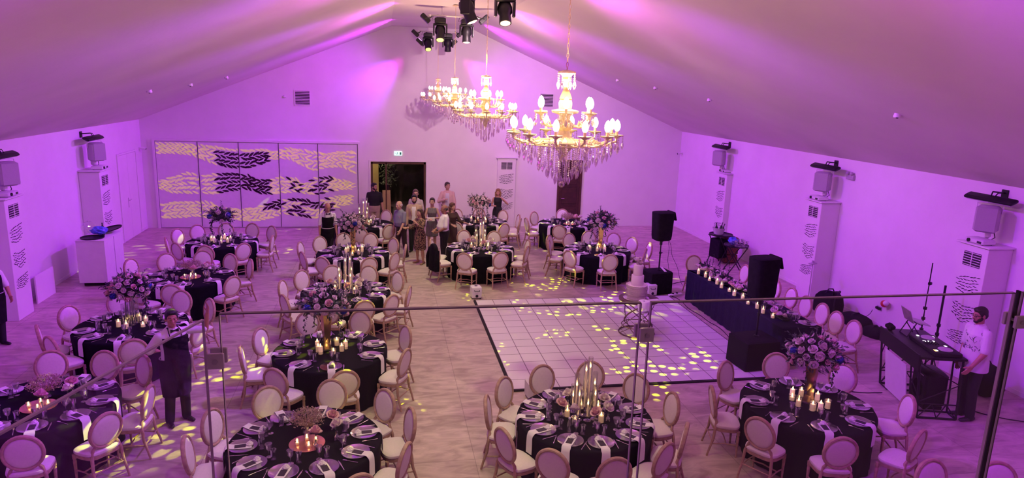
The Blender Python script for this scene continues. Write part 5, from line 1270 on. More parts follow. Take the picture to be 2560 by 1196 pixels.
bag(10.45, 13.0, (.24, .38), .24, .1, 'long low black bag below the small tripod')
bag(10.35, 12.25, (.18, .22), .22, .3, 'small black bag nearest the DJ booth')
t = thing('camera_tripod', 'small black gimbal on a short stand behind the head table chairs', 'gimbal', (10.05, 13.25, 0))
b = MB(); b.tube([(0, 0, .2), (0, 0, .58)], .015, 8); b.build('handle', MT['black'], t)
for i in range(3): a = i*2.09; b = MB(); b.tube([(0, 0, .22), (.14*math.cos(a), .14*math.sin(a), .01)], .01, 6); b.build('leg', MT['black'], t)
b = MB(); b.box((.02, 0, .66), (.14, .10, .09), .3, .015); b.tube([(.0, 0, .58), (-.07, 0, .62), (-.06, 0, .70)], .014, 6); b.tube([(.08, .02, .67), (.14, .05, .68)], .03, 10); b.build('camera_head', MT['black'], t)
t = thing('balloon', 'small deflated red and white balloon lying against the wall', 'balloon', (10.80, 12.62, .60)); 
b = MB(); b.ell((0, 0, 0), (.07, .08, .08), 14, 10); b.build('red_half', MT['red'], t)
b = MB(); b.ell((-.01, -.06, .03), (.06, .06, .06), 12, 8); b.tube([(.02, 0, -.06), (.08, 0, -.10), (.1, 0, -.2)], .004, 5); b.build('white_half', MT['whiteplast'], t)
t = thing('floor_sensor_stand', 'slim grey stand with a flat cross head in front of the wall column', 'stand', (10.15, 14.35, 0))
b = MB(); b.tube([(0, 0, .01), (0, 0, 1.05)], .012, 8); b.build('pole', MT['greyplast'], t)
b = MB(); b.box((0, 0, 1.07), (.22, .10, .03), .4, .008); b.tube([(0, 0, 1.08), (0, 0, 1.14)], .03, 10); b.build('head', MT['greyplast'], t)
b = MB(); b.lathe([(.12, 0), (.12, .012), (.014, .02)], n=20); b.build('base', MT['greyplast'], t)
# drinks tray stands by the far column
t = thing('wicker_crate', 'brown woven crate stack beside the far right column', 'crate', (10.28, 18.75, 0))
for i in range(3): b = MB(); b.box((0, 0, .13+i*.26), (.42, .62, .245), 0, .02); b.build('crate_layer', MT['wicker'], t)
def tray_stand(x, y, h_, rz, lab, cloth):
    t = thing('folding_tray_stand', lab, 'tray stand', (x, y, 0), rz, 'folding tray stands')
    for s in (-1, 1):
        b = MB(); b.tube([(-.24, s*.24, .0), (.24, s*.24, h_-.02)], .015, 6); b.build('leg', MT['black'], t)
        b = MB(); b.tube([(.24, s*.22, .0), (-.24, s*.22, h_-.02)], .015, 6); b.build('leg', MT['black'], t)
    b = MB(); b.tube([(.24, -.26, h_-.02), (.24, .26, h_-.02)], .015, 6); b.tube([(-.24, -.26, h_-.02), (-.24, .26, h_-.02)], .015, 6); b.build('crossbars', MT['black'], t)
    b = MB(); b.lathe([(.31, h_-.004), (.34, h_+.0), (.345, h_+.03), (.335, h_+.03), (.32, h_+.006), (.01, h_+.006)], n=32); b.build('tray', MT['black'], t)
    if cloth: b = MB(); b.box((-.05, 0, h_*.55), (.34, .42, h_*.65), 0, .03); b.build('hanging_sack', MT['blackfab'], t)
tray_stand(9.88, 18.45, .88, .3, 'black folding stand with a tray and ice bucket by the far right column', True)
tray_stand(9.85, 17.45, .78, -.2, 'black folding stand with a tray of glasses near the head table', False)
t = thing('wine_cooler', 'white wine cooler bowl with bottles on the folding stand', 'wine cooler', (9.82, 18.5, .888))
b = MB(); b.lathe([(.11, 0), (.13, .01), (.19, .20), (.195, .205), (.185, .2), (.12, .012), (.002, .01)], n=24, cap=False); b.build('bowl', MT['whiteplast'], t)
for i, (x, y, rx, ry) in enumerate(((-.06, .0, .1, -.25), (.05, .05, -.2, .6), (.03, -.06, .3, .55))):
    b = MB(); b.lathe([(.036, .02), (.038, .03), (.038, .2), (.014, .25), (.013, .32), (.016, .32), (.016, .335)], n=12); o = b.build('bottle', MT['drinks'], t); o.location = (x, y, .02); o.rotation_euler = (rx*.5, ry*.5, 0)
t = thing('plastic_bag', 'crumpled blue and clear plastic bag between the two tray stands', 'bag', (9.78, 17.98, .86))
def crumple(b, c, r, seed, n=14):
    rr_ = random.Random(seed); k = MB(); k.ell(c, r, n, 9); k.v = [(x+rr_.uniform(-.022, .022), y+rr_.uniform(-.022, .022), z+rr_.uniform(-.02, .02)) for x, y, z in k.v]; b.add(k.v, k.f)
t.location = (9.86, 17.42, .79); b = MB(); crumple(b, (-.08, .12, .12), (.13, .13, .10), 3); b.build('blue_bag', MT['blueb'], t, False)
b = MB(); crumple(b, (-.10, .02, .08), (.12, .10, .07), 4); b.build('clear_bag', MT['vase'], t, False)
for i in range(10):
    o = bpy.data.objects.new('wine_glass', SM['wine_glass']); COL.objects.link(o); a = i*2*PI/10-1.3; rr_ = .25 if i % 2 else .16
    if i >= 7: a += .3
    o.location = (9.93+rr_*math.cos(a)*.7, 17.40+rr_*math.sin(a), .787); tagp(o, 'empty glass at '+clock(math.degrees(a))+(', inner ring' if rr_ < .2 else ', outer ring')+' of the low tray stand', 'wine glass', 'glasses on the low tray')
# service cabinet on the left wall side
SX, SY = -6.80, 17.78; 
t = thing('service_cabinet', 'tall white service cabinet by the left wall', 'cabinet', (SX, SY, 0))
b = MB(); b.box((0, 0, .60), (.62, 1.16, 1.02), 0, .006); b.build('carcass', MT['whiteplast'], t)
b = MB(); b.box((0, 0, .045), (.48, 1.0, .09)); tagp(b.build('plinth', MT['flatblack'], t), 'black recessed plinth')
b = MB(); b.box((0, 0, 1.118), (.64, 1.18, .016), 0, .004); b.build('counter_top', MT['trim'], t)
b = MB(); b.b3(.310, .314, -.003, .003, .1, 1.10); b.build('door_gap', MT['slit'], t)
cz = 1.1265
t = thing('round_tray', 'round black serving tray propped on the service cabinet', 'tray', (SX+.12, SY+.36, cz+.07), .4)
b = MB(); b.lathe([(.24, .0), (.27, .004), (.28, .03), (.27, .03), (.26, .008), (.01, .006)], n=32); b.v = [tuple(Matrix.Rotation(-.22, 3, 'Y') @ Vector(v)) for v in b.v]; b.build('tray', MT['black'], t)
t = thing('round_tray', 'round black serving tray lying flat at the front of the service cabinet', 'tray', (SX-.04, SY-.30, cz+.001))
b = MB(); b.lathe([(.22, .0), (.25, .004), (.26, .03), (.25, .03), (.24, .008), (.01, .006)], n=32); b.build('tray', MT['black'], t)
t = thing('plastic_bag', 'crumpled blue and clear plastic bag on the service cabinet', 'bag', (SX+.0, SY-.08, cz+.0))
b = MB(); crumple(b, (.04, .0, .14), (.20, .16, .09), 6); b.build('blue_bag', MT['blueb'], t, False)
b = MB(); crumple(b, (-.22, .10, .20), (.16, .16, .15), 8); b.build('clear_bag', MT['vase'], t, False)
t = thing('wine_bottle', 'dark bottle standing on the service cabinet', 'bottle', (SX+.08, SY+.02, cz)); b = MB(); b.lathe([(.036, 0), (.038, .01), (.038, .19), (.014, .25), (.013, .31)], n=12); b.build('bottle', MT['drinks'], t)
t = thing('low_screen', 'low white folding screen leaning near the wall beside the service cabinet', 'screen', (-7.45, 16.35, 0))
b = MB(); b.b3(-.03, .0, -.42, .42, .0, .62); b.build('board', MT['plaster'], t)
# cables
def cable(pts, lab, r_=.008):
    P = []; pts = [Vector(p) for p in pts]
    for a, c in zip(pts, pts[1:]):
        for q in range(6): P.append(a.lerp(c, q/6)+Vector((math.sin(q*1.05)*.02, math.cos(q*1.05)*.02-.02, 0)))
    P.append(pts[-1]); t = MB(); t.tube([(p.x, p.y, max(p.z, r_+.001)) for p in P], r_, 6); o = t.build('cable', MT['cable']); tagp(o, lab, 'cable', 'black cables on the floor')
cable([(7.02, 15.7, 0), (7.12, 15.2, 0), (7.08, 14.2, 0), (7.16, 13.2, 0), (7.1, 12.2, 0)], 'loose black cable between the dance floor and the head table')
cable([(7.03, 15.9, 0), (7.2, 16.3, 0), (7.9, 16.6, 0), (8.7, 16.9, 0)], 'black cable trailing behind the far subwoofer')
cable([(7.2, 9.9, 0), (7.8, 9.8, 0), (8.5, 9.65, 0)], 'black cable on the floor running to the DJ booth')
cable([(9.4, 9.0, 0), (9.9, 8.5, 0), (10.5, 8.2, 0), (10.8, 7.6, 0)], 'black cable on the floor running from the DJ to the wall')
cable([(10.75, 12.88, .38), (10.6, 13.0, .1), (10.55, 13.35, 0)], 'thin cable from the wall socket to the bags', .006)
cable([(6.98, 15.7, 1.40), (7.08, 15.75, .7), (7.12, 15.8, 0)], 'thin speaker cable hanging beside the far loudspeaker', .005)
cable([(7.0, 15.75, 1.42), (7.3, 15.95, .8), (7.75, 16.25, 0)], 'thin speaker cable running from the far loudspeaker behind the head table', .005)
t = thing('power_strip', 'white power strip on the floor at the far end of the head table', 'power strip', (7.15, 15.35, .033), .3)
b = MB(); b.box((0, 0, .02), (.42, .07, .04), 0, .008); b.build('strip', MT['whiteplast'], t)
b = MB(); b.box((.05, 0, .05), (.04, .04, .03)); b.box((-.08, 0, .05), (.04, .04, .03)); b.build('plugs', MT['black'], t)
# jacket over a chair
t = thing('dark_jacket', 'black jacket hung over a chair back at the second table right of the aisle', 'jacket', (jx, jy, 0), math.radians(-161)+PI-PI/2)
b = MB(); n = 24; rings = []
for z, rx, ry in ((.30, .27, .10), (.40, .27, .10), (.6, .26, .085), (.80, .25, .07), (.92, .20, .06), (.975, .10, .05), (.985, .02, .02)):
    rings.append([Vector((rx*math.cos(2*PI*i/n)*(1+.05*math.sin(4*i)), -.03+ry*math.sin(2*PI*i/n), z)) for i in range(n)])
b.loft(rings, False); b.build('jacket_body', MT['blackfab'], t)
for s in (-1, 1): b = MB(); b.tube([(s*.23, -.03, .85), (s*.28, -.08, .6), (s*.27, -.08, .32)], [.05, .055, .045], 10); b.build('sleeve', MT['blackfab'], t)
# ------------------------------------------------------------------ people
def remesh(mb, name, m, par, vox, smooth=2, fac=.5):
    me = bpy.data.meshes.new('tmp'); me.from_pydata([tuple(v) for v in mb.v], [], mb.f); me.update()
    o = bpy.data.objects.new('tmp', me); COL.objects.link(o)
    r_ = o.modifiers.new('r', 'REMESH'); r_.mode = 'VOXEL'; r_.voxel_size = vox
    if smooth: s_ = o.modifiers.new('s', 'SMOOTH'); s_.iterations = smooth; s_.factor = fac
    dg = bpy.context.evaluated_depsgraph_get(); nm = bpy.data.meshes.new_from_object(o.evaluated_get(dg)); nm.name = name
    bpy.data.objects.remove(o); nm.materials.clear(); nm.materials.append(m)
    nm.polygons.foreach_set('use_smooth', [True]*len(nm.polygons))
    q = bpy.data.objects.new(name, nm); COL.objects.link(q); q.parent = par; return q
def caps(b, p0, p1, r0, r1, n=12, fx=1.0, up=None, ends=True):
    """tapered capsule; fx squashes it along `up`"""
    p0, p1 = Vector(p0), Vector(p1); t = (p1-p0); L_ = t.length
    if L_ < 1e-5: return
    t.normalize(); u = Vector(up) if up else (Vector((0, 1, 0)) if abs(t.y) < .9 else Vector((1, 0, 0)))
    a = t.cross(u).normalized(); c = a.cross(t).normalized(); rings = []
    st = [(-1, .02), (-.94, .34), (-.77, .64), (-.5, .87), (0, 1)]
    for k, s in st: rings.append((p0+t*k*r0, r0*s))
    for k, s in st[::-1]: rings.append((p1-t*k*r1, r1*s))
    b.loft([[q+a*math.cos(2*PI*i/n)*r_+c*math.sin(2*PI*i/n)*r_*fx for i in range(n)] for q, r_ in rings])
def skinm(tone): return cmat('skin_%d' % int(tone[0]*1000), tone, rough=.55, var=.06, scale=20)
def person(label, x, y, face, H=1.72, skin=(.50, .27, .19), hair='short', hairc=(.02, .014, .012), top='shirt', topc=(.8, .8, .8), sleeve='short', bottom='trousers', botc=(.02, .02, .025),
           larm=None, rarm=None, lean=0, side=0, turn=0, nod=0, belly=0, build=1.0, shoec=(.015, .012, .015), extras=(), vox=.0085, female=False, stance=.09, beard=None, curl=.5, step=0, cut=None):
    fx_, fy_ = face; rz = math.atan2(-fx_, fy_); s = H/1.75
    P = thing('person', label, 'person', (x, y, 0), rz)
    B = build*s
    hip = Vector((0, 0, .93*s))
    RL = Matrix.Rotation(-lean, 3, 'X') @ Matrix.Rotation(side, 3, 'Y')
    def U(p): p = Vector(p)*s; return hip+RL @ (p-hip)
    def loftb(b, secs, grow=0, n=20, a0=0, a1=None, ins=None):
        rings = []
        for z, rx, ry, cy in secs:
            rings.append([U(Vector(((rx*build+grow)*math.cos(2*PI*i/n), cy+(ry*build+grow)*math.sin(2*PI*i/n), z))) for i in range(n)])
        b.loft(rings)
    sh = .172 if not female else .152
    torso = [(.86, .155, .105, 0), (.93, .165, .115, -.005), (1.02, .152+belly*.08, .105+belly*.12, belly*.13), (1.12, .147+belly*.10, .10+belly*.16, belly*.16), (1.24, .16, .112+belly*.06, .005+belly*.05), (1.34, .168, .112, 0), (1.42, .132, .080, -.01), (1.47, .09, .065, -.01)]
    if female: torso = [(.86, .165, .11, -.01), (.93, .17, .118, -.012), (1.02, .145, .10, 0), (1.10, .125, .088, 0), (1.20, .135, .10, .01), (1.29, .145, .118, .022), (1.37, .145, .09, 0), (1.43, .125, .07, -.01), (1.46, .075, .06, -.01)]
    # arms: (upper dir, fore dir), x positive = outward
    DEF = ((.16, -.02, -1), (.05, .18, -1))
    A = {}
    for sd, pose in ((-1, larm or DEF), (1, rarm or DEF)):
        S = U((sd*sh*build, -.01, 1.385)); ud = Vector((pose[0][0]*sd, pose[0][1], pose[0][2])).normalized(); fd = Vector((pose[1][0]*sd, pose[1][1], pose[1][2])).normalized()
        E_ = S+ud*.285*s; W_ = E_+fd*.25*s; A[sd] = (S, E_, W_, ud, fd, pose[2] if len(pose) > 2 else None)
    # head frame
    HR = Matrix.Rotation(turn, 3, 'Z') @ Matrix.Rotation(-nod-lean*.5, 3, 'X')
    nb = U((0, -.012, 1.46)); hc = nb+Vector((0, .01, .0))+RL @ Vector((0, .012, .155*s))
    hs = s*(1.05 if H < 1.85 else .97)
    def Hd(p): return hc+HR @ (Vector(p)*hs)
    b = MB()
    loftb(b, torso, -.012)
    caps(b, nb-RL @ Vector((0, 0, .05*s)), hc-HR @ Vector((0, .01, .05))*s, .056*s, .053*s)
    def hell(c, r): b.ell(Hd(c), tuple(q*hs for q in r), 18, 14, HR)
    hell((0, -.012, .025), (.074, .094, .095)); hell((0, .018, -.030), (.058, .068, .078)); hell((0, .052, -.078), (.033, .034, .028))
    hell((0, .074, .018), (.050, .016, .016))
    caps(b, Hd((0, .080, .012)), Hd((0, .104, -.028)), .008*s, .0135*s, 8); hell((-.011, .092, -.031), (.008, .010, .007)); hell((.011, .092, -.031), (.008, .010, .007))
    hell((0, .080, -.056), (.025, .011, .006)); hell((0, .079, -.067), (.021, .011, .006))
    for sd in (-1, 1): hell((sd*.077, -.008, -.012), (.010, .020, .032)); hell((sd*.042, .060, -.022), (.022, .018, .018))
    fingers = []
    for sd in (-1, 1):
        S, E_, W_, ud, fd, hp = A[sd]; tk = B
        caps(b, S, E_, .045*tk, .038*tk); caps(b, E_, W_, .040*tk, .026*tk)
        # hand frame: d along the hand, w across (towards the thumb), m palm normal
        hd = (hp[0] if hp else fd); hd = Vector((hd[0]*(sd if hp else 1), hd[1], hd[2])).normalized()
        th = hp[1] if hp else (0, 1, 0); w_ = Vector((th[0]*sd, th[1], th[2])); w_ = (w_-hd*w_.dot(hd)).normalized(); m_ = hd.cross(w_).normalized()
        palmn = m_ if m_.x*-sd > 0 else -m_
        if hp and len(hp) > 2: q = Vector((hp[2][0]*sd, hp[2][1], hp[2][2])); palmn = m_ if m_.dot(q) > 0 else -m_
        k = s*1.0; pw_ = W_+hd*.012*k
        for j in range(4):
            c0 = pw_+w_*(.024-.016*j)*k; caps(b, c0, c0+hd*.078*k, .014*k, .012*k, 8)
        for j, ln in enumerate((.068, .078, .072, .056)):
            base = pw_+w_*(.027-.018*j)*k+hd*.078*k; bend = curl*(.5+.12*j); d1 = (hd*math.cos(bend*.6)+palmn*math.sin(bend*.6)+w_*(.10-.07*j)).normalized(); d2 = (hd*math.cos(bend*1.5)+palmn*math.sin(bend*1.5)+w_*(.08-.05*j)).normalized()
            m1 = base+d1*ln*.52*k; caps(b, base, m1, .0098*k, .0090*k, 8); caps(b, m1, m1+d2*ln*.48*k, .0090*k, .0075*k, 8)
        tb = pw_+w_*.024*k+hd*.022*k; d1 = (hd*.62+w_*.75+palmn*.25).normalized(); d2 = (hd*.85+w_*.30+palmn*.40).normalized(); m1 = tb+d1*.040*k; caps(b, tb, m1, .0125*k, .0105*k, 8); caps(b, m1, m1+d2*.030*k, .0103*k, .0085*k, 8)
    LG = {}
    for sd in (-1, 1):
        st = stance*s; fy = step*sd*.5*s
        hp_ = Vector((sd*.088*s, 0, .90*s)); kn = Vector((sd*(.088*s+(st-.088*s)*.5), .015*s+fy*.5, .50*s)); an = Vector((sd*st, -.02*s+fy, .085*s)); LG[sd] = (hp_, kn, an)
        caps(b, hp_, kn, .078*B, .052*B); caps(b, kn, an+Vector((0, 0, .14*s)), .052*B, .045*B); caps(b, kn+Vector((0, -.01, -.12*s)), an, .05*B, .032*B); caps(b, an+Vector((0, -.02*s, -.045*s)), an+Vector((sd*.02, .13*s, -.055*s)), .034*s, .026*s, 10, .8, (0, 0, 1))
    remesh(b, 'body', skinm(skin), P, vox, 1, .4)
    # face details
    ib = MB(); wb = MB()
    for sd in (-1, 1):
        wb.ell(Hd((sd*.031, .0725, .002)), (.0135*s, .008*s, .0075*s), 10, 8, HR); ib.ell(Hd((sd*.031, .0785, .002)), (.0065*s, .004*s, .0065*s), 8, 6, HR)
    wb.build('eyes', cmat('eye_white', (.7, .66, .62), rough=.3), P); tagp(ib.build('irises', cmat('iris_dark', (.02, .012, .01), rough=.2), P), 'dark irises')
    mb_ = MB(); mb_.ell(Hd((0, .0885, -.0615)), (.022*s, .0045*s, .0065*s), 10, 6, HR); tagp(mb_.build('mouth', cmat('lips' if not female else 'lips_red', (.32, .10, .09) if not female else (.42, .06, .07), rough=.5), P), 'lips')
    hm = cmat('hair_%d_%d' % (int(hairc[0]*999), int(hairc[2]*999)), hairc, rough=.6, var=.4, scale=60, bump=.4, bscale=90)
    eb = MB()
    for sd in (-1, 1): caps(eb, Hd((sd*.016, .086, .026)), Hd((sd*.048, .071, .028)), .0045*s, .0035*s, 6)
    eb.build('eyebrows', hm, P)
    h = MB()
    def hh(c, r, n1=16, n2=12): h.ell(Hd(c), tuple(q*hs for q in r), n1, n2, HR)
    if hair in ('short', 'long', 'bun'):
        hh((0, -.022, .042), (.083, .096, .090)); hh((0, .030, .088), (.066, .052, .034)); hh((0, -.055, -.005), (.074, .058, .072))
        for sd in (-1, 1): hh((sd*.070, .012, .022), (.011, .022, .032))
    if hair == 'balding':
        hh((0, -.058, .0), (.074, .052, .062));
        for sd in (-1, 1): hh((sd*.070, -.022, .008), (.015, .045, .035))
    if hair == 'long':
        ln = .30
        for q in range(9):
            a = -2.6+q*.65; x0 = math.sin(a)*.075; y0 = -math.cos(a)*.06-.03
            if y0 > .02: continue
            p0 = Hd((x0, y0, .02)); p1 = nb+RL @ Vector((x0*1.25*s, (y0*1.0-.03)*s, .02*s)); p2 = p1+RL @ Vector((x0*.15, -.02, -.16*s))
            caps(h, p0, p1, .036*s, .036*s, 8); caps(h, p1, p2, .036*s, .020*s, 8)
    if hair == 'wavy':
        hh((0, -.020, .045), (.092, .100, .090)); hh((0, .025, .090), (.072, .055, .034))
        for q in range(7):
            a = -1.9+q*.63
            for z in (-.02, -.07, -.125): hh((math.sin(a)*.085, -.03-math.cos(a)*.055, z+.012*math.sin(q*3)), (.036, .036, .036), 10, 8)
    if hair == 'bun': hh((0, -.115, .03), (.04, .04, .04))
    remesh(h, 'hair', hm, P, .009*s, 1, .4)
    if beard:
        k = MB(); bm = cmat('beard_%d' % int(beard[0]*999), beard, rough=.8, var=.4, scale=90)
        def kk(c, r): k.ell(Hd(c), tuple(q*hs for q in r), 14, 10, HR)
        kk((0, .060, -.088), (.040, .036, .026)); kk((0, .085, -.049), (.026, .010, .0055))
        for sd in (-1, 1): kk((sd*.045, .036, -.062), (.019, .034, .030)); kk((sd*.060, .012, -.035), (.012, .02, .036))
        remesh(k, 'beard', bm, P, .008*s, 1, .4)
    # clothes
    tm = topc if isinstance(topc, bpy.types.Material) else cmat('cloth_%s' % '_'.join(str(int(c*999)) for c in topc), topc, rough=.85, var=.08, scale=12, bump=.25, bscale=18)
    bm_ = botc if isinstance(botc, bpy.types.Material) else cmat('cloth_%s' % '_'.join(str(int(c*999)) for c in botc), botc, rough=.85, var=.12, scale=12, bump=.25, bscale=18)
    c = MB()
    g = .009 if top != 'jacket' else .014
    if top in ('shirt', 'jacket'):
        sec = [(.84 if top == 'shirt' else .78, .168, .12, -.003)]+torso[1:] if top == 'jacket' or sleeve == 'out' else torso[:]
        sec = [q for q in sec]; loftb(c, sec, g)
    elif top in ('dress', 'sleeveless'): loftb(c, torso[:-1] if top == 'sleeveless' else torso[:-1], .009)
    if sleeve in ('short', 'long', 'three'):
        for sd in (-1, 1):
            S, E_, W_, ud, fd, hp = A[sd]; gg = g+.001
            caps(c, S+Vector((0, 0, 0)), S.lerp(E_, .86) if sleeve == 'short' else E_, .047*B+gg, .046*B+gg+(.006 if sleeve == 'short' else 0))
            if sleeve == 'long': caps(c, E_, W_.lerp(E_, .06), .041*B+gg, .031*B+gg)
            if sleeve == 'three': caps(c, E_, W_.lerp(E_, .45), .041*B+gg, .038*B+gg)
            caps(c, U((sd*.09, -.01, 1.405)), S, .044*B, .046*B+g)
    remesh(c, {'shirt': 'shirt', 'jacket': 'jacket', 'dress': 'dress_top', 'sleeveless': 'dress_top'}[top], tm, P, .0105, 3)
    d = MB()
    if bottom == 'trousers':
        loftb(d, [(.80, .150, .105, 0), (.86, .165, .115, 0), (.93, .172, .122, -.005), (1.00, .165+belly*.08, .118+belly*.12, belly*.12)], .012)
        for sd in (-1, 1):
            hp_, kn, an = LG[sd]; caps(d, hp_-Vector((0, 0, .02)), kn, .092*B, .070*B); caps(d, kn, an+Vector((0, 0, -.02*s)), .070*B, .060*B, 12)
        remesh(d, 'trousers', bm_, P, .0105, 2)
    elif bottom in ('dress', 'longdress', 'minidress'):
        zb = {'dress': .46, 'longdress': .30, 'minidress': .55}[bottom]; rings = [(1.06, .135, .10, 0), (.95, .172, .125, -.01), (.84, .185, .135, -.01), (.65, .19, .145, 0), (zb+.02, .195, .15, 0), (zb, .17, .13, 0)]
        if not female: pass
        loftb(d, rings[::-1], .012); remesh(d, 'skirt', bm_, P, .011, 2)
    # belt / shoes
    f = MB()
    for sd in (-1, 1):
        an = LG[sd][2]; q = an+Vector((0, 0, -.043*s)); toe = Vector((sd*.03, .145*s, 0))
        caps(f, q+Vector((0, -.045*s, .0)), q+toe+Vector((0, 0, -.012*s)), .042*s, .034*s, 12, .78, (0, 0, 1)); caps(f, q+Vector((0, -.03*s, .0)), q+Vector((0, -.01, .035*s)), .038*s, .036*s)
    o = remesh(f, 'shoes', cmat('shoe_%s' % '_'.join(str(int(v*999)) for v in shoec), shoec, rough=.4), P, .009, 1); 
    zmin = min(v.co.z for v in o.data.vertices); P.location.z = -zmin+.001
    def shell(secs, a0, a1, grow, m, nm, th=.006, n=16):
        k = MB(); ri = []; ro = []
        for z, rx, ry, cy in secs:
            for gg, L_ in ((grow, ri), (grow+th, ro)):
                L_.append([U(Vector(((rx*build+gg)*math.cos(a0+(a1-a0)*i/n), cy+(ry*build+gg)*math.sin(a0+(a1-a0)*i/n), z))) for i in range(n+1)])
        rings = [i_+o_[::-1] for i_, o_ in zip(ri, ro)]; k.loft(rings); return k.build(nm, m, P)
    def Tz(z):                                          # torso section at height z
        L_ = sorted(torso)
        if z <= L_[0][0]: q = L_[0]; return (z, q[1]+.012, q[2]+.010, q[3])
        for q0, q1 in zip(L_, L_[1:]):
            if q0[0] <= z <= q1[0]: t_ = (z-q0[0])/(q1[0]-q0[0]); return (z,)+tuple(q0[i]+(q1[i]-q0[i])*t_ for i in (1, 2, 3))
        return (z,)+L_[-1][1:]
    X = dict(P=P, U=U, Hd=Hd, HR=HR, A=A, s=s, shell=shell, Tz=Tz, torso=torso, hm=hm)
    for e in extras: e(X)
    return P
WHITE = (.78, .76, .77); BLK = (.012, .012, .016)
APR = MT['blackfab']
def apron(X):
    X['shell']([X['Tz'](z) for z in (1.04, 1.12, 1.22, 1.30, 1.36)], PI/2-1.05, PI/2+1.05, .020, APR, 'apron_bib')
    X['shell']([(.46, .150, .110, .0), (.60, .158, .115, 0), (.80, .170, .122, 0), (.93, .178, .125, 0), (1.04, .165, .118, 0)], PI/2-1.75, PI/2+1.75, .030, APR, 'apron_skirt', n=24)
    U, s = X['U'], X['s']; b = MB()
    for sd in (-1, 1): b.tube([U((sd*.08, .125, 1.35)), U((sd*.085, .085, 1.44)), U((sd*.07, .02, 1.485)), U((sd*.06, -.09, 1.43))], .012, 6, flat=.4)
    b.build('apron_straps', APR, X['P'])
    b = MB(); n = 30; b.tube([U(((.168+.03)*math.cos(2*PI*i/n), (.125+.03)*math.sin(2*PI*i/n), 1.035)) for i in range(n)], .008, 6, close=True); b.build('apron_tie', MT['greyplast'], X['P'])
def bowtie(X):
    U, s = X['U'], X['s']; b = MB()
    for sd in (-1, 1): b.loft([[U((0, .075, 1.455)), U((0, .085, 1.455)), U((0, .085, 1.445)), U((0, .075, 1.445))], [U((sd*.055, .075, 1.475)), U((sd*.055, .09, 1.475)), U((sd*.055, .09, 1.425)), U((sd*.055, .075, 1.425))]])
    b.ell(U((0, .085, 1.45)), .011, 8, 6); b.build('bow_tie', MT['black'], X['P'])
def collar(m):
    def f(X):
        U = X['U']; b = MB(); n = 16
        for sd in (-1, 1): b.loft([[U((sd*.01, .078, 1.43)), U((sd*.045, .068, 1.42)), U((sd*.05, .060, 1.40))], [U((sd*.012, .07, 1.475)), U((sd*.05, .04, 1.485)), U((sd*.065, .045, 1.455))], [U((sd*.03, -.06, 1.485)), U((sd*.055, -.05, 1.50)), U((sd*.07, -.05, 1.47))]])
        b.build('collar', m, X['P'], False)
    return f
def glasses(X):
    b = MB(); Hd = X['Hd']
    for sd in (-1, 1): b.tube([Hd((sd*.031+.02*math.cos(i*PI/5), .088, .002+.015*math.sin(i*PI/5))) for i in range(10)], .0028, 5, close=True); b.tube([Hd((sd*.051, .086, .006)), Hd((sd*.075, .0, .004))], .0028, 5)
    b.tube([Hd((-.011, .090, .004)), Hd((.011, .090, .004))], .0028, 5); b.build('glasses', MT['black'], X['P'])
def towel(X):
    U = X['U']; b = MB(); rings = []
    for z, w_ in ((1.03, .035), (.98, .045), (.88, .05), (.80, .045)): rings.append([U((-.20-w_*.4, .05-w_, z)), U((-.23-w_*.2, .05, z)), U((-.20-w_*.4, .05+w_, z)), U((-.185, .05, z))])
    b.loft(rings); tagp(b.build('white_towel', MT['napkin'], X['P']), 'white towel tucked in the apron tie')
def openjacket(m):
    def f(X): X['shell']([X['Tz'](z) for z in (.98, 1.12, 1.22, 1.32, 1.40)], PI/2-.34, PI/2+.34, .026, m, 'shirt_front', .004); 
    return f
def lapels(m):
    def f(X):
        U = X['U']; b = MB()
        for sd in (-1, 1): b.loft([[U((sd*.045, .142, 1.12)), U((sd*.055, .146, 1.12)), U((sd*.06, .135, 1.12))], [U((sd*.05, .142, 1.28)), U((sd*.10, .135, 1.28)), U((sd*.09, .12, 1.28))], [U((sd*.045, .105, 1.40)), U((sd*.09, .095, 1.42)), U((sd*.08, .08, 1.42))], [U((sd*.06, .02, 1.475)), U((sd*.08, .01, 1.48)), U((sd*.07, .0, 1.46))]])
        b.build('lapels', m, X['P'], False)
    return f
def belt(X):
    U = X['U']; b = MB(); n = 30; b.tube([U((.188*math.cos(2*PI*i/n), .138*math.sin(2*PI*i/n), 1.0)) for i in range(n)], .013, 6, close=True); b.build('belt', MT['black'], X['P'])
def pocket(X):
    U = X['U']; b = MB(); b.box((0, 0, 0), (.10, .004, .11)); b.v = [tuple(U(Vector(v)+Vector((-.085, .128, 1.28)))) for v in b.v]; b.build('chest_pocket', MT['greyplast'], X['P'])
def scribble(X):                                        # dark brush strokes printed on the DJ's shirt
    U, s = X['U'], X['s']; b = MB(); rn = random.Random(3)
    for i in range(44):
        a = rn.uniform(0, 2*PI); z = rn.uniform(1.05, 1.38); pts = []
        for q in range(5):
            T = X['Tz'](min(max(z, .95), 1.38)); pts.append(U(((T[1]+.013)*math.cos(a), T[3]+(T[2]+.013)*math.sin(a), z))); a += rn.uniform(-.16, .2); z += rn.uniform(-.035, .035)
        b.tube(pts, .0045, 4)
    b.build('printed_strokes', MT['black'], X['P'])
def mask_hands(X): pass
def shirttail(X):
    X['shell']([(.80, .178, .128, 0), (.90, .180, .128, 0), (1.02, .170, .118, 0), (1.10, .158, .112, 0)], 0, 2*PI, .026, WSH, 'shirt_tail', n=30)
def clutch(X):
    W_ = X['A'][-1][2]; W2 = X['A'][1][2]; c = (W_+W2)/2+Vector((0, .06, -.01)); b = MB(); b.box(tuple(c), (.22, .03, .11), .1, .008); tagp(b.build('clutch_bag', MT['napkin'], X['P']), 'pale clutch bag')
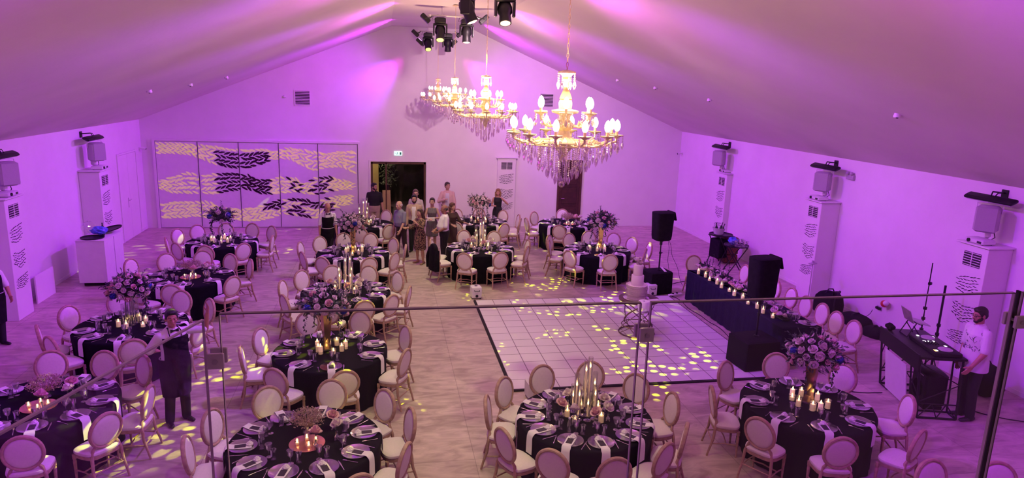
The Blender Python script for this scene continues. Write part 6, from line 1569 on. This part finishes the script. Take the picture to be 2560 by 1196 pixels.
# materials with prints
def printmat(nm, c1, c2, sc, thr=.5, stripes=False):
    m = bpy.data.materials.new(nm); m.use_nodes = True; nt = m.node_tree; N = nt.nodes; L = nt.links; b = N['Principled BSDF']; b.inputs['Roughness'].default_value = .8
    tc = N.new('ShaderNodeTexCoord')
    if stripes: v = N.new('ShaderNodeTexWave'); v.inputs['Scale'].default_value = sc; v.inputs['Distortion'].default_value = 3; o = v.outputs[1]
    else: v = N.new('ShaderNodeTexNoise'); v.inputs['Scale'].default_value = sc; o = v.outputs[0]
    L.new(tc.outputs['Object'], v.inputs['Vector']); cr = N.new('ShaderNodeValToRGB'); cr.color_ramp.elements[0].position = thr-.04; cr.color_ramp.elements[1].position = thr+.04
    cr.color_ramp.elements[0].color = c1+(1,); cr.color_ramp.elements[1].color = c2+(1,); L.new(o, cr.inputs[0]); L.new(cr.outputs[0], b.inputs['Base Color']); return m
LEO = printmat('leopard_print', (.02, .012, .01), (.32, .19, .12), 34, .5)
HAL = printmat('patterned_dress', (.03, .025, .035), (.28, .24, .26), 16, .55, True)
TAN = cmat('tan_linen', (.50, .36, .27), rough=.85, var=.06); PNK = cmat('pale_pink_linen', (.62, .42, .40), rough=.85, var=.05)
WSH = cmat('white_shirt', WHITE, rough=.85, var=.04, bump=.25, bscale=18)
behind = ((.25, -.30, -1), (-.55, -.55, -.55))
person('waiter in white shirt and black apron waving one hand beside the second far-left table', -2.99, 9.98, (.62, -.78), 1.75, (.42, .21, .14), 'short', BLK, 'shirt', WSH, 'short', 'trousers', BLK,
       larm=((1.0, .15, -.12), (.05, .22, 1), ((.1, .1, 1), (0, -.5, 0), (-.2, 1, 0))), rarm=((.45, -.35, -.9), (-.55, -.7, -.28)), turn=-.25, belly=.12, build=1.08, extras=(apron, bowtie, collar(WSH), towel), vox=.0065, stance=.12, curl=.35)
person('waiter in black apron cut off by the left edge of the picture', -7.02, 13.42, (.8, -.6), 1.72, (.42, .21, .14), 'short', BLK, 'shirt', WSH, 'short', 'trousers', BLK, larm=((.2, .3, -1), (-.2, .7, -.5)), extras=(apron, bowtie, glasses), belly=.1)
person('bald waiter in black apron bending behind the fourth table left of the aisle', -1.55, 19.25, (.25, -.97), 1.74, (.46, .24, .16), 'balding', (.03, .02, .02), 'shirt', WSH, 'short', 'trousers', BLK, lean=.22, nod=.2, extras=(apron, bowtie))
person('man in black short-sleeved shirt standing in the entrance, looking right', -.30, 22.75, (.1, -1), 1.76, (.48, .27, .19), 'short', BLK, 'shirt', BLK, 'short', 'trousers', (.42, .33, .25), turn=.75, beard=(.03, .02, .015), build=1.08, extras=(collar(MT['blackfab']),), larm=((.18, .0, -1), (.12, .15, -1)))
person('old bald man in blue-grey shirt and brown trousers walking between the tables', .50, 19.65, (-.75, -.65), 1.70, (.55, .33, .25), 'balding', (.5, .47, .45), 'shirt', (.22, .22, .30), 'short', 'trousers', (.035, .018, .02), lean=.12, belly=.25, step=.22, extras=(pocket, collar(cmat('grey_shirt', (.22, .22, .30)))), larm=((.15, .25, -1), (.0, .55, -.8)), build=1.06)
person('bearded man in tan blazer and black trousers in the middle of the group', .90, 20.35, (-.15, -1), 1.76, (.50, .29, .21), 'short', BLK, 'jacket', TAN, 'long', 'trousers', BLK, beard=(.03, .02, .015), extras=(openjacket(WSH), lapels(TAN), collar(WSH)))
person('man with glasses half hidden behind the man in the tan blazer', .98, 21.15, (-.5, -1), 1.80, (.55, .34, .27), 'short', (.10, .07, .05), 'shirt', (.5, .45, .42), 'short', 'trousers', (.1, .08, .08), turn=.5, extras=(glasses,))
person('woman in patterned halter dress holding a pale clutch bag', 1.42, 20.15, (-.2, -1), 1.70, (.55, .33, .25), 'bun', (.03, .018, .015), 'sleeveless', HAL, None, 'minidress', HAL, larm=((.35, .05, -.9), (-.75, .75, .1)), rarm=((.25, .15, -.95), (-.6, .8, .05)), female=True, shoec=(.3, .2, .15), extras=(clutch,), build=.95)
person('long-haired woman in leopard-print dress gesturing in front of the group', 1.0, 18.95, (-.72, -.7), 1.58, (.50, .29, .20), 'long', (.06, .03, .02), 'dress', LEO, 'three', 'dress', LEO, rarm=((.25, .35, -.9), (.1, 1, .12)), larm=((.2, .55, -.75), (-.3, .6, .75)), female=True, shoec=(.35, .2, .13), stance=.12, build=1.04)
person('heavy balding man in white polo shirt and black trousers facing left', 1.68, 18.95, (-1, -.15), 1.70, (.34, .16, .11), 'balding', (.06, .05, .05), 'shirt', WSH, 'short', 'trousers', BLK, belly=.3, build=1.14, nod=.1, larm=((.22, .1, -1), (-.35, .75, -.45)), rarm=((.22, .1, -1), (-.35, .75, -.45)), extras=(belt,))
person('woman in dark brown dress reaching toward the third table right of the aisle', 1.98, 19.75, (.55, -.8), 1.62, (.50, .28, .20), 'wavy', (.10, .04, .025), 'dress', (.06, .03, .025), 'three', 'dress', (.05, .025, .02), rarm=((.2, .3, -.9), (.1, .95, -.1)), larm=((.2, .5, -.8), (.1, .95, -.1)), female=True)
person('tall man in pale pink blazer standing against the gable wall', 2.10, 22.65, (-.1, -1), 1.82, (.50, .29, .21), 'short', (.05, .035, .03), 'jacket', PNK, 'long', 'trousers', (.42, .30, .24), turn=.45, larm=((.2, .1, -1), (.05, .2, -1)), rarm=((.35, .25, -.9), (-.75, .7, .35)), belly=.1, extras=(openjacket(cmat('pale_blue_shirt', (.55, .52, .62))), lapels(PNK), belt))
person('woman in black sleeveless dress with wavy hair touching her face by the bouquet', 3.80, 22.55, (-.25, -1), 1.62, (.52, .29, .20), 'wavy', (.28, .14, .06), 'sleeveless', BLK, None, 'dress', BLK, larm=((.75, .35, -.6), (-.75, .45, .75)), rarm=((.3, -.1, -.95), (-.35, .7, .1)), female=True, build=.98)
dj = person('DJ in white shirt with black brush prints and glasses standing at the booth', 9.20, 8.66, (-1, .12), 1.90, (.46, .25, .18), 'short', (.02, .014, .012), 'shirt', WSH, bottom='trousers', botc=BLK, rarm=((.18, -.05, -1), (-.1, .25, -1)), larm=((.18, .15, -1), (.0, .6, -.75)), extras=(glasses, collar(WSH), scribble, shirttail), beard=(.025, .018, .015), vox=.0065, nod=.15, lean=.05, sleeve='short', build=1.05, shoec=(.03, .025, .03))
